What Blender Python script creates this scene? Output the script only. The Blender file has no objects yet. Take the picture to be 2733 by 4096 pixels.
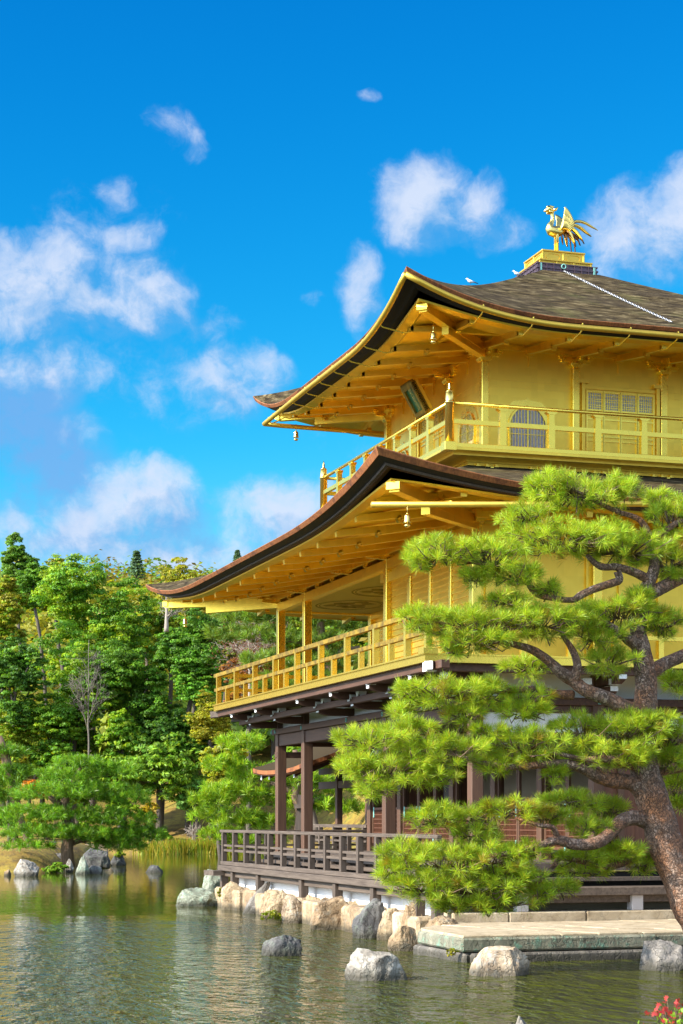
import bpy, math, random
import numpy as np
from mathutils import Vector, noise as mnoise
R = math.radians
scene = bpy.context.scene
col = scene.collection

# ------------------------------------------------------------------ camera
CX, CY, CZ, TH, FPX = -15.4875, -34.6639, 2.02, 0.3039, 7476.0
ct, st = math.cos(TH), math.sin(TH)
cam_d = bpy.data.cameras.new('camera'); cam = bpy.data.objects.new('camera', cam_d); col.objects.link(cam)
cam.location = (CX, CY, CZ); cam.rotation_euler = (R(90), 0, -TH)
cam_d.sensor_fit = 'HORIZONTAL'; cam_d.sensor_width = 36.0
cam_d.lens = 36.0*FPX/2733.0; cam_d.shift_y = (3275-2048)/2733.0
cam_d.clip_end = 4000; scene.camera = cam

def at(px, py, d):
    """world point seen in the photo at pixel px,py and at depth d metres"""
    u = (px-1366.5)/FPX; v = (3275-py)/FPX
    return Vector((CX+d*(u*ct+st), CY+d*(-u*st+ct), CZ+d*v))
def pix(p):
    dx, dy = p[0]-CX, p[1]-CY
    u = dx*ct-dy*st; d = dx*st+dy*ct
    return 1366.5+FPX*u/d, 3275-FPX*(p[2]-CZ)/d, d

# ------------------------------------------------------------------ sun, sky, exposure
SUN_EL, SUN_AZ = R(33), R(262)
sd = Vector((math.sin(SUN_AZ)*math.cos(SUN_EL), math.cos(SUN_AZ)*math.cos(SUN_EL), math.sin(SUN_EL)))
sun_d = bpy.data.lights.new('sun', 'SUN'); sun_d.energy = 5.0; sun_d.angle = R(0.53); sun_d.color = (1.0, 0.93, 0.80)
sun = bpy.data.objects.new('sun', sun_d); col.objects.link(sun)
sun.rotation_euler = sd.to_track_quat('Z', 'Y').to_euler(); sun.location = (-60, -10, 60)
scene.view_settings.view_transform = 'Standard'; scene.view_settings.look = 'None'
scene.view_settings.exposure = 0.90; scene.view_settings.gamma = 1.0
scene.cycles.max_bounces = 10; scene.cycles.diffuse_bounces = 4; scene.cycles.glossy_bounces = 8
scene.cycles.transmission_bounces = 4; scene.cycles.caustics_reflective = False; scene.cycles.caustics_refractive = False
scene.cycles.use_denoising = True

class NT:
    """tiny helper for wiring shader nodes"""
    def __init__(s, nt): s.nt = nt
    def n(s, t, **kw):
        nd = s.nt.nodes.new(t)
        for k, v in kw.items():
            if k == 'ins':
                for i, x in v.items(): nd.inputs[i].default_value = x
            else: setattr(nd, k, v)
        return nd
    def l(s, a, b): s.nt.links.new(a, b)
    def m(s, op, a, b=None, c=None, clamp=False):
        nd = s.nt.nodes.new('ShaderNodeMath'); nd.operation = op; nd.use_clamp = clamp
        for i, x in enumerate((a, b, c)):
            if x is None: continue
            if isinstance(x, (int, float)): nd.inputs[i].default_value = x
            else: s.l(x, nd.inputs[i])
        return nd.outputs[0]
    def vm(s, op, a, b=None, out=0):
        nd = s.nt.nodes.new('ShaderNodeVectorMath'); nd.operation = op
        for i, x in enumerate((a, b)):
            if x is None: continue
            if isinstance(x, (tuple, list, Vector)): nd.inputs[i].default_value = x
            else: s.l(x, nd.inputs[i])
        return nd.outputs[out]
    def mix(s, f, a, b, bt='MIX'):
        nd = s.nt.nodes.new('ShaderNodeMix'); nd.data_type = 'RGBA'; nd.blend_type = bt
        for sock, x in ((nd.inputs[0], f), (nd.inputs[6], a), (nd.inputs[7], b)):
            if isinstance(x, (int, float)): sock.default_value = x
            elif isinstance(x, (tuple, list)): sock.default_value = (*x[:3], 1)
            else: s.l(x, sock)
        return nd.outputs[2]
    def ramp(s, f, stops):
        nd = s.nt.nodes.new('ShaderNodeValToRGB'); cr = nd.color_ramp
        while len(cr.elements) < len(stops): cr.elements.new(0.5)
        for e, (p, c) in zip(cr.elements, stops):
            e.position = p; e.color = (*c, 1) if len(c) == 3 else c
        s.l(f, nd.inputs[0]); return nd.outputs[0]
    def noise(s, vec, scale, detail=4, rough=.55, dist=0.0, out=0):
        nd = s.nt.nodes.new('ShaderNodeTexNoise')
        nd.inputs['Scale'].default_value = scale; nd.inputs['Detail'].default_value = detail
        nd.inputs['Roughness'].default_value = rough; nd.inputs['Distortion'].default_value = dist
        if vec is not None: s.l(vec, nd.inputs['Vector'])
        return nd.outputs[out]

def az_el(px, py):
    d = Vector(((px-1366.5)/FPX*ct+st, -(px-1366.5)/FPX*st+ct, (3275-py)/FPX)).normalized()
    return math.atan2(d.x, d.y), math.asin(d.z)

SKY_GAIN = .70
world = bpy.data.worlds.new('World'); scene.world = world; world.use_nodes = True
wn = NT(world.node_tree); bg = world.node_tree.nodes['Background']
sky = wn.n('ShaderNodeTexSky'); sky.sky_type = 'NISHITA'; sky.sun_disc = False
sky.sun_elevation = SUN_EL; sky.sun_rotation = SUN_AZ; sky.ozone_density = 2.0; sky.dust_density = 0.6
# clear deep-blue winter air: raise the blue of the sky model, as the camera recorded it
sv = wn.vm('SCALE', sky.outputs[0]); sv.node.inputs['Scale'].default_value = 0.1
sep = wn.n('ShaderNodeSeparateColor'); wn.l(sv, sep.inputs[0])
r_ = wn.m('MINIMUM', wn.m('MULTIPLY', wn.m('POWER', sep.outputs[0], 5.0), 55.0), wn.m('MULTIPLY', sep.outputs[0], 0.9))
g_ = wn.m('MINIMUM', wn.m('MULTIPLY', wn.m('POWER', sep.outputs[1], 1.62), 2.42), wn.m('MULTIPLY', sep.outputs[1], 1.4))
b_ = wn.m('MULTIPLY', sep.outputs[2], 1.6)
cmb = wn.n('ShaderNodeCombineColor'); wn.l(r_, cmb.inputs[0]); wn.l(g_, cmb.inputs[1]); wn.l(b_, cmb.inputs[2])
# clouds: elliptical banks in azimuth / elevation, broken up by fractal noise
# (centre px, centre py, radius x, radius y, amount) read off the photograph
BLOBS = [(690, 500, 110, 90, .5), (770, 570, 60, 70, .45), (450, 770, 95, 80, .5), (265, 885, 60, 45, .4), (510, 950, 170, 90, .55),
         (180, 1180, 420, 230, 1.0), (560, 1180, 230, 180, .85), (150, 1450, 330, 180, .7), (940, 1520, 260, 150, .85), (1030, 1440, 90, 110, .7),
         (330, 1710, 120, 80, .6), (1460, 395, 50, 32, .45), (1690, 790, 230, 190, 1.0), (1900, 830, 150, 150, .8), (1990, 920, 170, 90, .7),
         (1440, 1140, 110, 170, .9), (2600, 930, 280, 220, 1.0), (2730, 800, 200, 160, 1.0), (2480, 1000, 170, 110, .7),
         (570, 2000, 260, 190, 1.1), (1130, 2040, 300, 160, 1.0), (330, 2090, 190, 120, .75), (560, 2210, 800, 130, .8), (610, 1590, 80, 110, .45),
         (1240, 1190, 60, 40, .35), (620, 1420, 420, 300, .30), (420, 1000, 300, 260, .34), (30, 2120, 160, 110, .7), (850, 1290, 120, 90, .35), (1500, 1760, 300, 90, .3)]
grp = bpy.data.node_groups.new('cloud_density', 'ShaderNodeTree')
grp.interface.new_socket('Vector', in_out='INPUT', socket_type='NodeSocketVector')
grp.interface.new_socket('Density', in_out='OUTPUT', socket_type='NodeSocketFloat')
gn = NT(grp); gi = gn.n('NodeGroupInput'); go = gn.n('NodeGroupOutput')
warp = gn.noise(gi.outputs[0], 34, 3, .5, out=1)
wv = gn.vm('SCALE', gn.vm('SUBTRACT', warp, (.5, .5, .5))); wv.node.inputs['Scale'].default_value = 0.022
pv = gn.vm('ADD', gi.outputs[0], wv)
acc = None
for bx_, by_, rx_, ry_, am in BLOBS:
    a, e = az_el(bx_, by_)
    q = gn.vm('MULTIPLY', gn.vm('SUBTRACT', pv, (a, e, 0)), (FPX/rx_/1.15, FPX/ry_/1.15, 0))
    dd = gn.vm('DOT_PRODUCT', q, q, out=1)
    val = gn.m('MULTIPLY', gn.m('SUBTRACT', 1.0, dd, clamp=True), am)
    acc = val if acc is None else gn.m('MAXIMUM', acc, val)
fb = gn.noise(pv, 42, 10, .64)
fb2 = gn.noise(pv, 16, 3, .5)
dens = gn.m('ADD', gn.m('MULTIPLY', acc, 1.15), gn.m('MULTIPLY', gn.m('SUBTRACT', fb, .5), 1.9))
dens = gn.m('ADD', dens, gn.m('MULTIPLY', gn.m('SUBTRACT', fb2, .5), .5))
mr = gn.n('ShaderNodeMapRange', interpolation_type='SMOOTHSTEP'); mr.inputs[1].default_value = .08; mr.inputs[2].default_value = 1.35
gn.l(dens, mr.inputs[0])
gate = gn.m('MULTIPLY', acc, 6.0, clamp=True)
gn.l(gn.m('MULTIPLY', mr.outputs[0], gate), go.inputs[0])
tc = wn.n('ShaderNodeTexCoord'); sx = wn.n('ShaderNodeSeparateXYZ'); wn.l(tc.outputs['Generated'], sx.inputs[0])
az = wn.m('ARCTAN2', sx.outputs[0], sx.outputs[1]); el = wn.m('ARCSINE', sx.outputs[2])
cv = wn.n('ShaderNodeCombineXYZ'); wn.l(az, cv.inputs[0]); wn.l(el, cv.inputs[1])
g1 = wn.n('ShaderNodeGroup'); g1.node_tree = grp; wn.l(cv.outputs[0], g1.inputs[0])
off = wn.vm('ADD', cv.outputs[0], (-0.010, 0.013, 0))
g2 = wn.n('ShaderNodeGroup'); g2.node_tree = grp; wn.l(off, g2.inputs[0])
lit = wn.m('ADD', .50, wn.m('MULTIPLY', wn.m('SUBTRACT', g1.outputs[0], g2.outputs[0]), 1.15), clamp=True)
ccol = wn.mix(lit, (.10, .25, .46), (.385, .435, .535))
base_sky = wn.vm('SCALE', cmb.outputs[0]); base_sky.node.inputs['Scale'].default_value = SKY_GAIN
mrh = wn.n('ShaderNodeMapRange', interpolation_type='SMOOTHSTEP'); mrh.inputs[1].default_value = .20; mrh.inputs[2].default_value = .06; wn.l(el, mrh.inputs[0])
# blue-grey cloud mass low on the left
vacc = None
for bx_, by_, rx_, ry_ in ((60, 1850, 430, 300), (330, 2060, 420, 190), (90, 1560, 260, 160), (700, 2150, 420, 130)):
    a, e = az_el(bx_, by_); qv = wn.vm('MULTIPLY', wn.vm('SUBTRACT', cv.outputs[0], (a, e, 0)), (FPX/rx_, FPX/ry_, 0))
    vv = wn.m('SUBTRACT', 1.0, wn.vm('DOT_PRODUCT', qv, qv, out=1), clamp=True); vacc = vv if vacc is None else wn.m('MAXIMUM', vacc, vv)
vn = wn.noise(cv.outputs[0], 22, 6, .6)
veil = wn.m('MULTIPLY', wn.m('MULTIPLY', vacc, 1.6, clamp=True), wn.ramp(vn, [(.36, (0, 0, 0)), (.60, (.8, .8, .8))]))
base_sky = wn.vm('SCALE', wn.mix(veil, base_sky, (.105, .24, .47))); base_sky.node.inputs['Scale'].default_value = 1.0
low = wn.mix(wn.m('MULTIPLY', mrh.outputs[0], .55), base_sky.node.outputs[0], (.17, .31, .50))
fin = wn.mix(wn.m('MULTIPLY', g1.outputs[0], .93), low, ccol)
# bright broken cloud added to the unseen sky (east, south, north) to lighten the gold
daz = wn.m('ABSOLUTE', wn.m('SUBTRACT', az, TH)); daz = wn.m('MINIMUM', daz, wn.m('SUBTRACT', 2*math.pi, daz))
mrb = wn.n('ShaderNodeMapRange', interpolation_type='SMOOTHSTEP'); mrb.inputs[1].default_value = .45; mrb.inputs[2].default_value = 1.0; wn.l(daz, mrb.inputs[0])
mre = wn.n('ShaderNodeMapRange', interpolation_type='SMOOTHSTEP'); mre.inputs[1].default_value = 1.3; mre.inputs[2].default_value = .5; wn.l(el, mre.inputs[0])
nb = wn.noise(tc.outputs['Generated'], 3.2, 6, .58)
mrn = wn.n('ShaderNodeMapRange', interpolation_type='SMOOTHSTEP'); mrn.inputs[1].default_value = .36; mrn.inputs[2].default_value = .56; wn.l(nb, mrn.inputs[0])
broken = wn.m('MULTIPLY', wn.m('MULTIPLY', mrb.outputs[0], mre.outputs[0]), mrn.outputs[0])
# the added cloud is brightened towards the sun, lifting south faces and eave undersides
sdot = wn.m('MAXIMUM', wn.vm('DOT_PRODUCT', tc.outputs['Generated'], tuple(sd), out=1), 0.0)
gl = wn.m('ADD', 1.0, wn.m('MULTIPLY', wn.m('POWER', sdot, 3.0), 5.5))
fill_glare = wn.vm('SCALE', (.52, .63, .80)); wn.l(gl, fill_glare.node.inputs['Scale'])
fin = wn.mix(wn.m('MULTIPLY', broken, .95), fin, fill_glare)
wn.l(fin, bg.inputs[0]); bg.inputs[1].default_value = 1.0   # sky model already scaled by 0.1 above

# ------------------------------------------------------------------ mesh helpers
class MB:
    def __init__(s): s.v = []; s.f = []; s.uv = {}
    def quad(s, *p):
        b = len(s.v); s.v += [tuple(q) for q in p]; s.f.append(tuple(range(b, b+len(p))))
    def box(s, x0, x1, y0, y1, z0, z1):
        b = len(s.v)
        s.v += [(x0, y0, z0), (x1, y0, z0), (x1, y1, z0), (x0, y1, z0), (x0, y0, z1), (x1, y0, z1), (x1, y1, z1), (x0, y1, z1)]
        s.f += [tuple(b+i for i in q) for q in ((0, 3, 2, 1), (4, 5, 6, 7), (0, 1, 5, 4), (1, 2, 6, 5), (2, 3, 7, 6), (3, 0, 4, 7))]
        return s
    def beam(s, p, q, w, h, up=(0, 0, 1), w2=None, h2=None):
        p, q = Vector(p), Vector(q); d = (q-p).normalized(); sd_ = d.cross(Vector(up))
        if sd_.length < 1e-5: sd_ = Vector((1, 0, 0))
        sd_.normalize(); u = sd_.cross(d).normalized(); b = len(s.v)
        for pt, ww, hh in ((p, w, h), (q, w2 or w, h2 or h)):
            for a, c in ((-1, -1), (1, -1), (1, 1), (-1, 1)):
                s.v.append(tuple(pt+sd_*(a*ww/2)+u*(c*hh/2)))
        s.f += [tuple(b+i for i in k) for k in ((0, 1, 2, 3), (7, 6, 5, 4), (0, 4, 5, 1), (1, 5, 6, 2), (2, 6, 7, 3), (3, 7, 4, 0))]
        return s
    def tube(s, pts, rad, n=10, cap=True, jit=None):
        pts = [Vector(p) for p in pts]
        if not isinstance(rad, (list, tuple)): rad = [rad]*len(pts)
        b = len(s.v); prev = None
        for i, p in enumerate(pts):
            d = (pts[min(i+1, len(pts)-1)]-pts[max(i-1, 0)]).normalized()
            if prev is None:
                a = d.orthogonal().normalized()
            else:
                a = (prev-d*prev.dot(d)).normalized()
            prev = a; c = d.cross(a)
            for k in range(n):
                t = 2*math.pi*k/n; rr = rad[i]*(1 if jit is None else jit(p, t))
                s.v.append(tuple(p+(a*math.cos(t)+c*math.sin(t))*rr))
        for i in range(len(pts)-1):
            for k in range(n):
                k2 = (k+1) % n
                s.f.append((b+i*n+k, b+i*n+k2, b+(i+1)*n+k2, b+(i+1)*n+k))
        if cap:
            s.f.append(tuple(b+k for k in range(n))[::-1]); e = b+(len(pts)-1)*n
            s.f.append(tuple(e+k for k in range(n)))
        return s
    def lathe(s, c, prof, n=16):
        b = len(s.v); c = Vector(c)
        for r, z in prof:
            for k in range(n):
                t = 2*math.pi*k/n; s.v.append((c.x+r*math.cos(t), c.y+r*math.sin(t), c.z+z))
        for i in range(len(prof)-1):
            for k in range(n):
                k2 = (k+1) % n; s.f.append((b+i*n+k, b+i*n+k2, b+(i+1)*n+k2, b+(i+1)*n+k))
        s.f.append(tuple(b+k for k in range(n))[::-1]); e = b+(len(prof)-1)*n; s.f.append(tuple(e+k for k in range(n)))
        return s
    def prism(s, poly, mapf, t0, t1):
        """polygon (list of 2d) extruded; mapf(a,b,t) -> point"""
        b = len(s.v); n = len(poly)
        for t in (t0, t1):
            for a, c in poly: s.v.append(tuple(mapf(a, c, t)))
        s.f.append(tuple(b+i for i in range(n))); s.f.append(tuple(b+n+i for i in range(n))[::-1])
        for i in range(n):
            j = (i+1) % n; s.f.append((b+i, b+n+i, b+n+j, b+j))
        return s
    def ring(s, po, pi, mapf, t0, t1):
        """frame between two closed outlines of equal count"""
        n = len(po)
        for i in range(n):
            j = (i+1) % n
            A, B, Cc, D = po[i], po[j], pi[j], pi[i]
            s.quad(mapf(*A, t1), mapf(*B, t1), mapf(*Cc, t1), mapf(*D, t1))
            s.quad(mapf(*A, t0), mapf(*A, t1), mapf(*D, t1), mapf(*D, t0)) if False else None
            s.quad(mapf(*A, t0), mapf(*B, t0), mapf(*B, t1), mapf(*A, t1))
            s.quad(mapf(*D, t0), mapf(*Cc, t0), mapf(*Cc, t1), mapf(*D, t1))
        return s
    def build(s, name, mat, parent=None, smooth=False, bevel=0, fix=False, auto=None):
        me = bpy.data.meshes.new(name); me.from_pydata(s.v, [], s.f); me.update()
        if fix:
            import bmesh
            bm = bmesh.new(); bm.from_mesh(me); bmesh.ops.recalc_face_normals(bm, faces=bm.faces); bm.to_mesh(me); bm.free()
        me.materials.append(mat)
        if smooth: me.polygons.foreach_set('use_smooth', [True]*len(me.polygons))
        o = bpy.data.objects.new(name, me); col.objects.link(o)
        hang(o, parent)
        if bevel:
            bv = o.modifiers.new('bevel', 'BEVEL'); bv.width = bevel; bv.segments = 1; bv.limit_method = 'ANGLE'; bv.harden_normals = False
        return o

def tag(o, label=None, cat=None, group=None, kind=None):
    if label: o['label'] = label
    if cat: o['category'] = cat
    if group: o['group'] = group
    if kind: o['kind'] = kind
    return o
def empty(name, loc=(0, 0, 0), label=None, cat=None, group=None):
    o = bpy.data.objects.new(name, None); col.objects.link(o); o.location = loc; o.empty_display_size = .2
    return tag(o, label, cat, group)
def hang(o, parent):
    """parent a part whose mesh is in world coordinates to its thing (or to a part of it)"""
    if parent is None: return
    o.parent = parent
    if parent.type == 'EMPTY': o.location = -Vector(parent.location)

def raw_mesh(name, verts, quads, mat, colors=None, parent=None, nv=4, normals=None):
    """fast mesh from numpy arrays; quads (n,nv) ints"""
    me = bpy.data.meshes.new(name); nq = len(quads)
    me.vertices.add(len(verts)); me.vertices.foreach_set('co', np.asarray(verts, np.float32).ravel())
    me.loops.add(nq*nv); me.loops.foreach_set('vertex_index', np.asarray(quads, np.int32).ravel())
    me.polygons.add(nq); me.polygons.foreach_set('loop_start', np.arange(0, nq*nv, nv, dtype=np.int32))
    me.polygons.foreach_set('loop_total', np.full(nq, nv, np.int32))
    me.update(calc_edges=True)
    if colors is not None:
        at_ = me.color_attributes.new('tint', 'FLOAT_COLOR', 'POINT')
        c4 = np.ones((len(verts), 4), np.float32); c4[:, :3] = colors; at_.data.foreach_set('color', c4.ravel())
    me.materials.append(mat)
    o = bpy.data.objects.new(name, me); col.objects.link(o)
    hang(o, parent)
    return o

# ------------------------------------------------------------------ materials
def mat(name):
    m = bpy.data.materials.new(name); m.use_nodes = True
    nt = NT(m.node_tree); return m, nt, m.node_tree.nodes['Principled BSDF']
def coords(nt, scale=(1, 1, 1), uv=False):
    t = nt.n('ShaderNodeTexCoord'); mp = nt.n('ShaderNodeMapping'); mp.inputs['Scale'].default_value = scale
    nt.l(t.outputs['UV' if uv else 'Object'], mp.inputs[0]); return mp.outputs[0]
def bump(nt, p, h, strength=.3, dist=.02):
    b = nt.n('ShaderNodeBump'); b.inputs['Strength'].default_value = strength; b.inputs['Distance'].default_value = dist
    nt.l(h, b.inputs['Height']); nt.l(b.outputs[0], p.inputs['Normal'])

def gold_mat(name, base, rough, metal=1.0, leafsq=True, dark=None, bmp=.07):
    m, nt, p = mat(name)
    v = coords(nt)
    n1 = nt.noise(v, 1.3, 4, .6); n2 = nt.noise(v, 9, 3, .6)
    c = nt.mix(n1, tuple(x*.86 for x in base), tuple(min(1, x*1.08) for x in base))
    if leafsq:   # the faint squares of the gold leaf
        vo = nt.n('ShaderNodeTexVoronoi', distance='CHEBYCHEV'); vo.inputs['Scale'].default_value = 7.5; vo.inputs['Randomness'].default_value = .25
        nt.l(v, vo.inputs['Vector'])
        sq = nt.n('ShaderNodeSeparateColor'); nt.l(vo.outputs['Color'], sq.inputs[0])
        c = nt.mix(nt.m('MULTIPLY', sq.outputs[0], .34), c, tuple(x*.70 for x in base))
    if dark:
        c = nt.mix(nt.m('MULTIPLY', nt.ramp(nt.noise(v, 5, 5, .65), [(.35, (0, 0, 0)), (.6, (1, 1, 1))]), .9), dark, c)
    nt.l(c, p.inputs['Base Color']); p.inputs['Metallic'].default_value = metal
    nt.l(nt.m('ADD', rough-.06, nt.m('MULTIPLY', n2, .13)), p.inputs['Roughness'])
    bump(nt, p, nt.noise(v, 1.6, 2, .5), bmp, .02)
    return m
GOLD = gold_mat('gold_leaf', (1.0, .66, .085), .36, .90)
GOLDP = gold_mat('gold_leaf_polished', (1.0, .69, .10), .27, .92, leafsq=False)
GOLDA = gold_mat('gold_leaf_aged', (.88, .58, .085), .45, .9)
GOLDW = gold_mat('gold_leaf_weathered', (.50, .31, .03), .5, .6, leafsq=False, dark=(.16, .10, .02))

def wood_mat(name, c0, c1, axis=2, rough=.6, gscale=9, bmp=.25, patch=None):
    m, nt, p = mat(name)
    sc_ = [gscale]*3; sc_[axis] = gscale*.06
    v = coords(nt, tuple(sc_)); n = nt.noise(v, 2.2, 6, .65, .4); n2 = nt.noise(coords(nt), 1.1, 3, .5)
    c = nt.ramp(n, [(.3, c0), (.7, c1)])
    c = nt.mix(nt.m('MULTIPLY', n2, .5), c, tuple(x*.6 for x in c0))
    if patch: c = nt.mix(nt.ramp(nt.noise(coords(nt), 2.7, 5, .7), [(.5, (0, 0, 0)), (.68, (1, 1, 1))]), c, patch)
    nt.l(c, p.inputs['Base Color']); p.inputs['Roughness'].default_value = rough
    bump(nt, p, n, bmp, .01); return m
WOODZ = wood_mat('dark_timber_upright', (.075, .034, .018), (.17, .082, .042), 2)
WOODX = wood_mat('dark_timber_x', (.062, .026, .014), (.14, .062, .032), 0)
WOODY = wood_mat('dark_timber_y', (.062, .026, .014), (.14, .062, .032), 1)
GREYY = wood_mat('grey_timber_y', (.066, .043, .029), (.18, .132, .096), 1, .75)
GREYX = wood_mat('grey_timber_x', (.066, .043, .029), (.18, .132, .096), 0, .75)
GREYZ = wood_mat('grey_timber_upright', (.056, .036, .024), (.145, .104, .075), 2, .75)
DOORW = wood_mat('red_brown_door', (.10, .034, .015), (.20, .075, .032), 2, .55)
REDB = wood_mat('bark_cut_edge', (.17, .045, .012), (.50, .18, .046), 2, .8, 16, .5, patch=(.07, .022, .010))
BLACKB = wood_mat('black_bark_edge', (.008, .0065, .006), (.024, .018, .015), 2, .85, 14, .4)
GREYB = wood_mat('grey_eave_board', (.07, .05, .04), (.17, .125, .105), 2, .85, 12, .4)
BROWNB = wood_mat('brown_eave_board', (.06, .024, .010), (.12, .05, .02), 2, .8)

def plain(name, c, rough=.6, var=.15, sc_=3, metal=0, bmp=.1):
    m, nt, p = mat(name); v = coords(nt); n = nt.noise(v, sc_, 5, .6)
    nt.l(nt.mix(n, tuple(x*(1-var) for x in c), tuple(min(1, x*(1+var)) for x in c)), p.inputs['Base Color'])
    p.inputs['Roughness'].default_value = rough; p.inputs['Metallic'].default_value = metal
    bump(nt, p, n, bmp, .01); return m
PLASTER = plain('white_plaster', (.80, .79, .76), .8, .06)
WHITEP = plain('white_paint', (.82, .81, .78), .7, .05)
TAN = plain('tan_sliding_panel', (.34, .26, .16), .8, .1)
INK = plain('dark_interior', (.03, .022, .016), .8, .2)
PAPER = plain('window_paper', (.56, .50, .56), .6, .06)
COPPER = plain('aged_copper', (.13, .085, .10), .45, .25, 5, .6)
VERDI = plain('verdigris', (.22, .52, .44), .7, .25, 14)
CEIL = plain('gilded_ceiling', (.90, .74, .36), .6, .08)
CEILP = plain('ceiling_painting', (.34, .25, .05), .7, .5, 6)
STEEL = plain('chain_steel', (.42, .42, .43), .35, .1, 8, .9)
GREENP = plain('plaque_green', (.02, .13, .04), .5, .5, 10)
DARKG = gold_mat('dark_bronze', (.20, .10, .05), .45, .9, leafsq=False)
GOLDB = gold_mat('bright_gold', (1.0, .70, .20), .22, 1.0, leafsq=False)

def shingle_mat(name):
    m, nt, p = mat(name); v = coords(nt, (1, 1, 1), True)
    mp = nt.n('ShaderNodeMapping'); mp.inputs['Scale'].default_value = (2.6, 6.0, 1); nt.l(v, mp.inputs[0])
    n = nt.noise(mp.outputs[0], 1.0, 6, .68, .5)
    mp2 = nt.n('ShaderNodeMapping'); mp2.inputs['Scale'].default_value = (.5, 1.9, 1); nt.l(v, mp2.inputs[0])
    n3 = nt.noise(mp2.outputs[0], 1.0, 5, .6)
    big = nt.noise(v, .9, 5, .65)
    c = nt.ramp(n, [(.36, (.020, .013, .005)), (.47, (.055, .038, .016)), (.55, (.105, .075, .034)), (.70, (.26, .20, .105))])
    c = nt.mix(nt.ramp(n3, [(.4, (0, 0, 0)), (.62, (.55, .55, .55))]), c, (.045, .033, .022))
    c = nt.mix(nt.ramp(big, [(.52, (0, 0, 0)), (.74, (.5, .5, .5))]), c, (.11, .11, .03))
    nt.l(c, p.inputs['Base Color']); p.inputs['Roughness'].default_value = .95; p.inputs['Specular IOR Level'].default_value = .08
    bump(nt, p, nt.m('ADD', n, n3), .8, .05); return m
SHINGLE = shingle_mat('cypress_bark_shingles')

def rock_mat(name, stops, lichen=None, strata=(1, 1, 1), amt=.6, moss=True, bstr=.7):
    m, nt, p = mat(name); v = coords(nt, strata)
    n = nt.noise(v, 3.2, 9, .68, .5); n2 = nt.noise(coords(nt), 7.5, 6, .7)
    c = nt.ramp(n, stops)
    vo = nt.n('ShaderNodeTexVoronoi', feature='DISTANCE_TO_EDGE'); vo.inputs['Scale'].default_value = 3.0
    nt.l(nt.vm('ADD', v, nt.noise(coords(nt), 3, 3, .6, out=1)), vo.inputs['Vector'])
    crack = nt.ramp(vo.outputs[0], [(.0, (0, 0, 0)), (.05, (1, 1, 1))])
    c = nt.mix(nt.m('MULTIPLY', nt.m('SUBTRACT', 1.0, crack), .35), c, tuple(x*.3 for x in stops[0][1]))
    if lichen: c = nt.mix(nt.m('MULTIPLY', nt.ramp(n2, [(.52, (0, 0, 0)), (.66, (1, 1, 1))]), amt), c, lichen)
    if moss:
        # wet, mossy band at the waterline
        g = nt.n('ShaderNodeNewGeometry'); sz = nt.n('ShaderNodeSeparateXYZ'); nt.l(g.outputs['Position'], sz.inputs[0])
        wet = nt.m('SUBTRACT', 1.0, nt.m('MULTIPLY', nt.m('ADD', sz.outputs[2], nt.m('MULTIPLY', n2, -.10)), 8.0), clamp=True)
        c = nt.mix(nt.m('MULTIPLY', wet, .8), c, (.035, .03, .016))
    nt.l(c, p.inputs['Base Color']); p.inputs['Roughness'].default_value = .85
    bump(nt, p, nt.m('ADD', nt.m('MULTIPLY', n, 1.2), nt.m('ADD', n2, nt.m('MULTIPLY', crack, .3))), bstr, .05); return m
RK_TAN = rock_mat('tan_stone', [(.3, (.22, .145, .075)), (.5, (.42, .30, .17)), (.72, (.56, .45, .30))], (.22, .19, .14))
RK_OR = rock_mat('orange_brown_stone', [(.3, (.17, .105, .055)), (.5, (.34, .225, .12)), (.72, (.46, .35, .22))], (.22, .22, .18))
RK_GREY = rock_mat('grey_stone', [(.3, (.075, .065, .058)), (.5, (.19, .165, .14)), (.72, (.37, .32, .265))], (.16, .15, .11), (1, 1, .35))
RK_DARK = rock_mat('dark_blue_grey_stone', [(.3, (.032, .031, .032)), (.5, (.095, .088, .083)), (.72, (.22, .20, .17))], (.20, .23, .17), (1, 1, .35))
RK_PALE = rock_mat('pale_lichen_stone', [(.3, (.07, .055, .045)), (.5, (.26, .22, .17)), (.72, (.56, .52, .45))], (.46, .44, .36))
RK_GREEN = rock_mat('green_lichen_stone', [(.3, (.10, .11, .07)), (.5, (.25, .26, .18)), (.72, (.42, .44, .34))], (.36, .50, .36), amt=.7)
RK_WARM = rock_mat('warm_streaked_stone', [(.3, (.20, .13, .08)), (.48, (.45, .33, .21)), (.7, (.66, .55, .42))], (.42, .42, .38), (1.4, 1.4, .5))
RK_SLAB = rock_mat('landing_stone', [(.3, (.30, .22, .13)), (.5, (.45, .35, .22)), (.72, (.56, .46, .32))], (.30, .24, .15), amt=.25, moss=False, bstr=.18)
RK_FACE = rock_mat('landing_stone_edge', [(.3, (.09, .085, .06)), (.5, (.20, .19, .13)), (.72, (.34, .31, .22))], (.18, .36, .25), (1, 1, .3), amt=.75)

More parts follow.
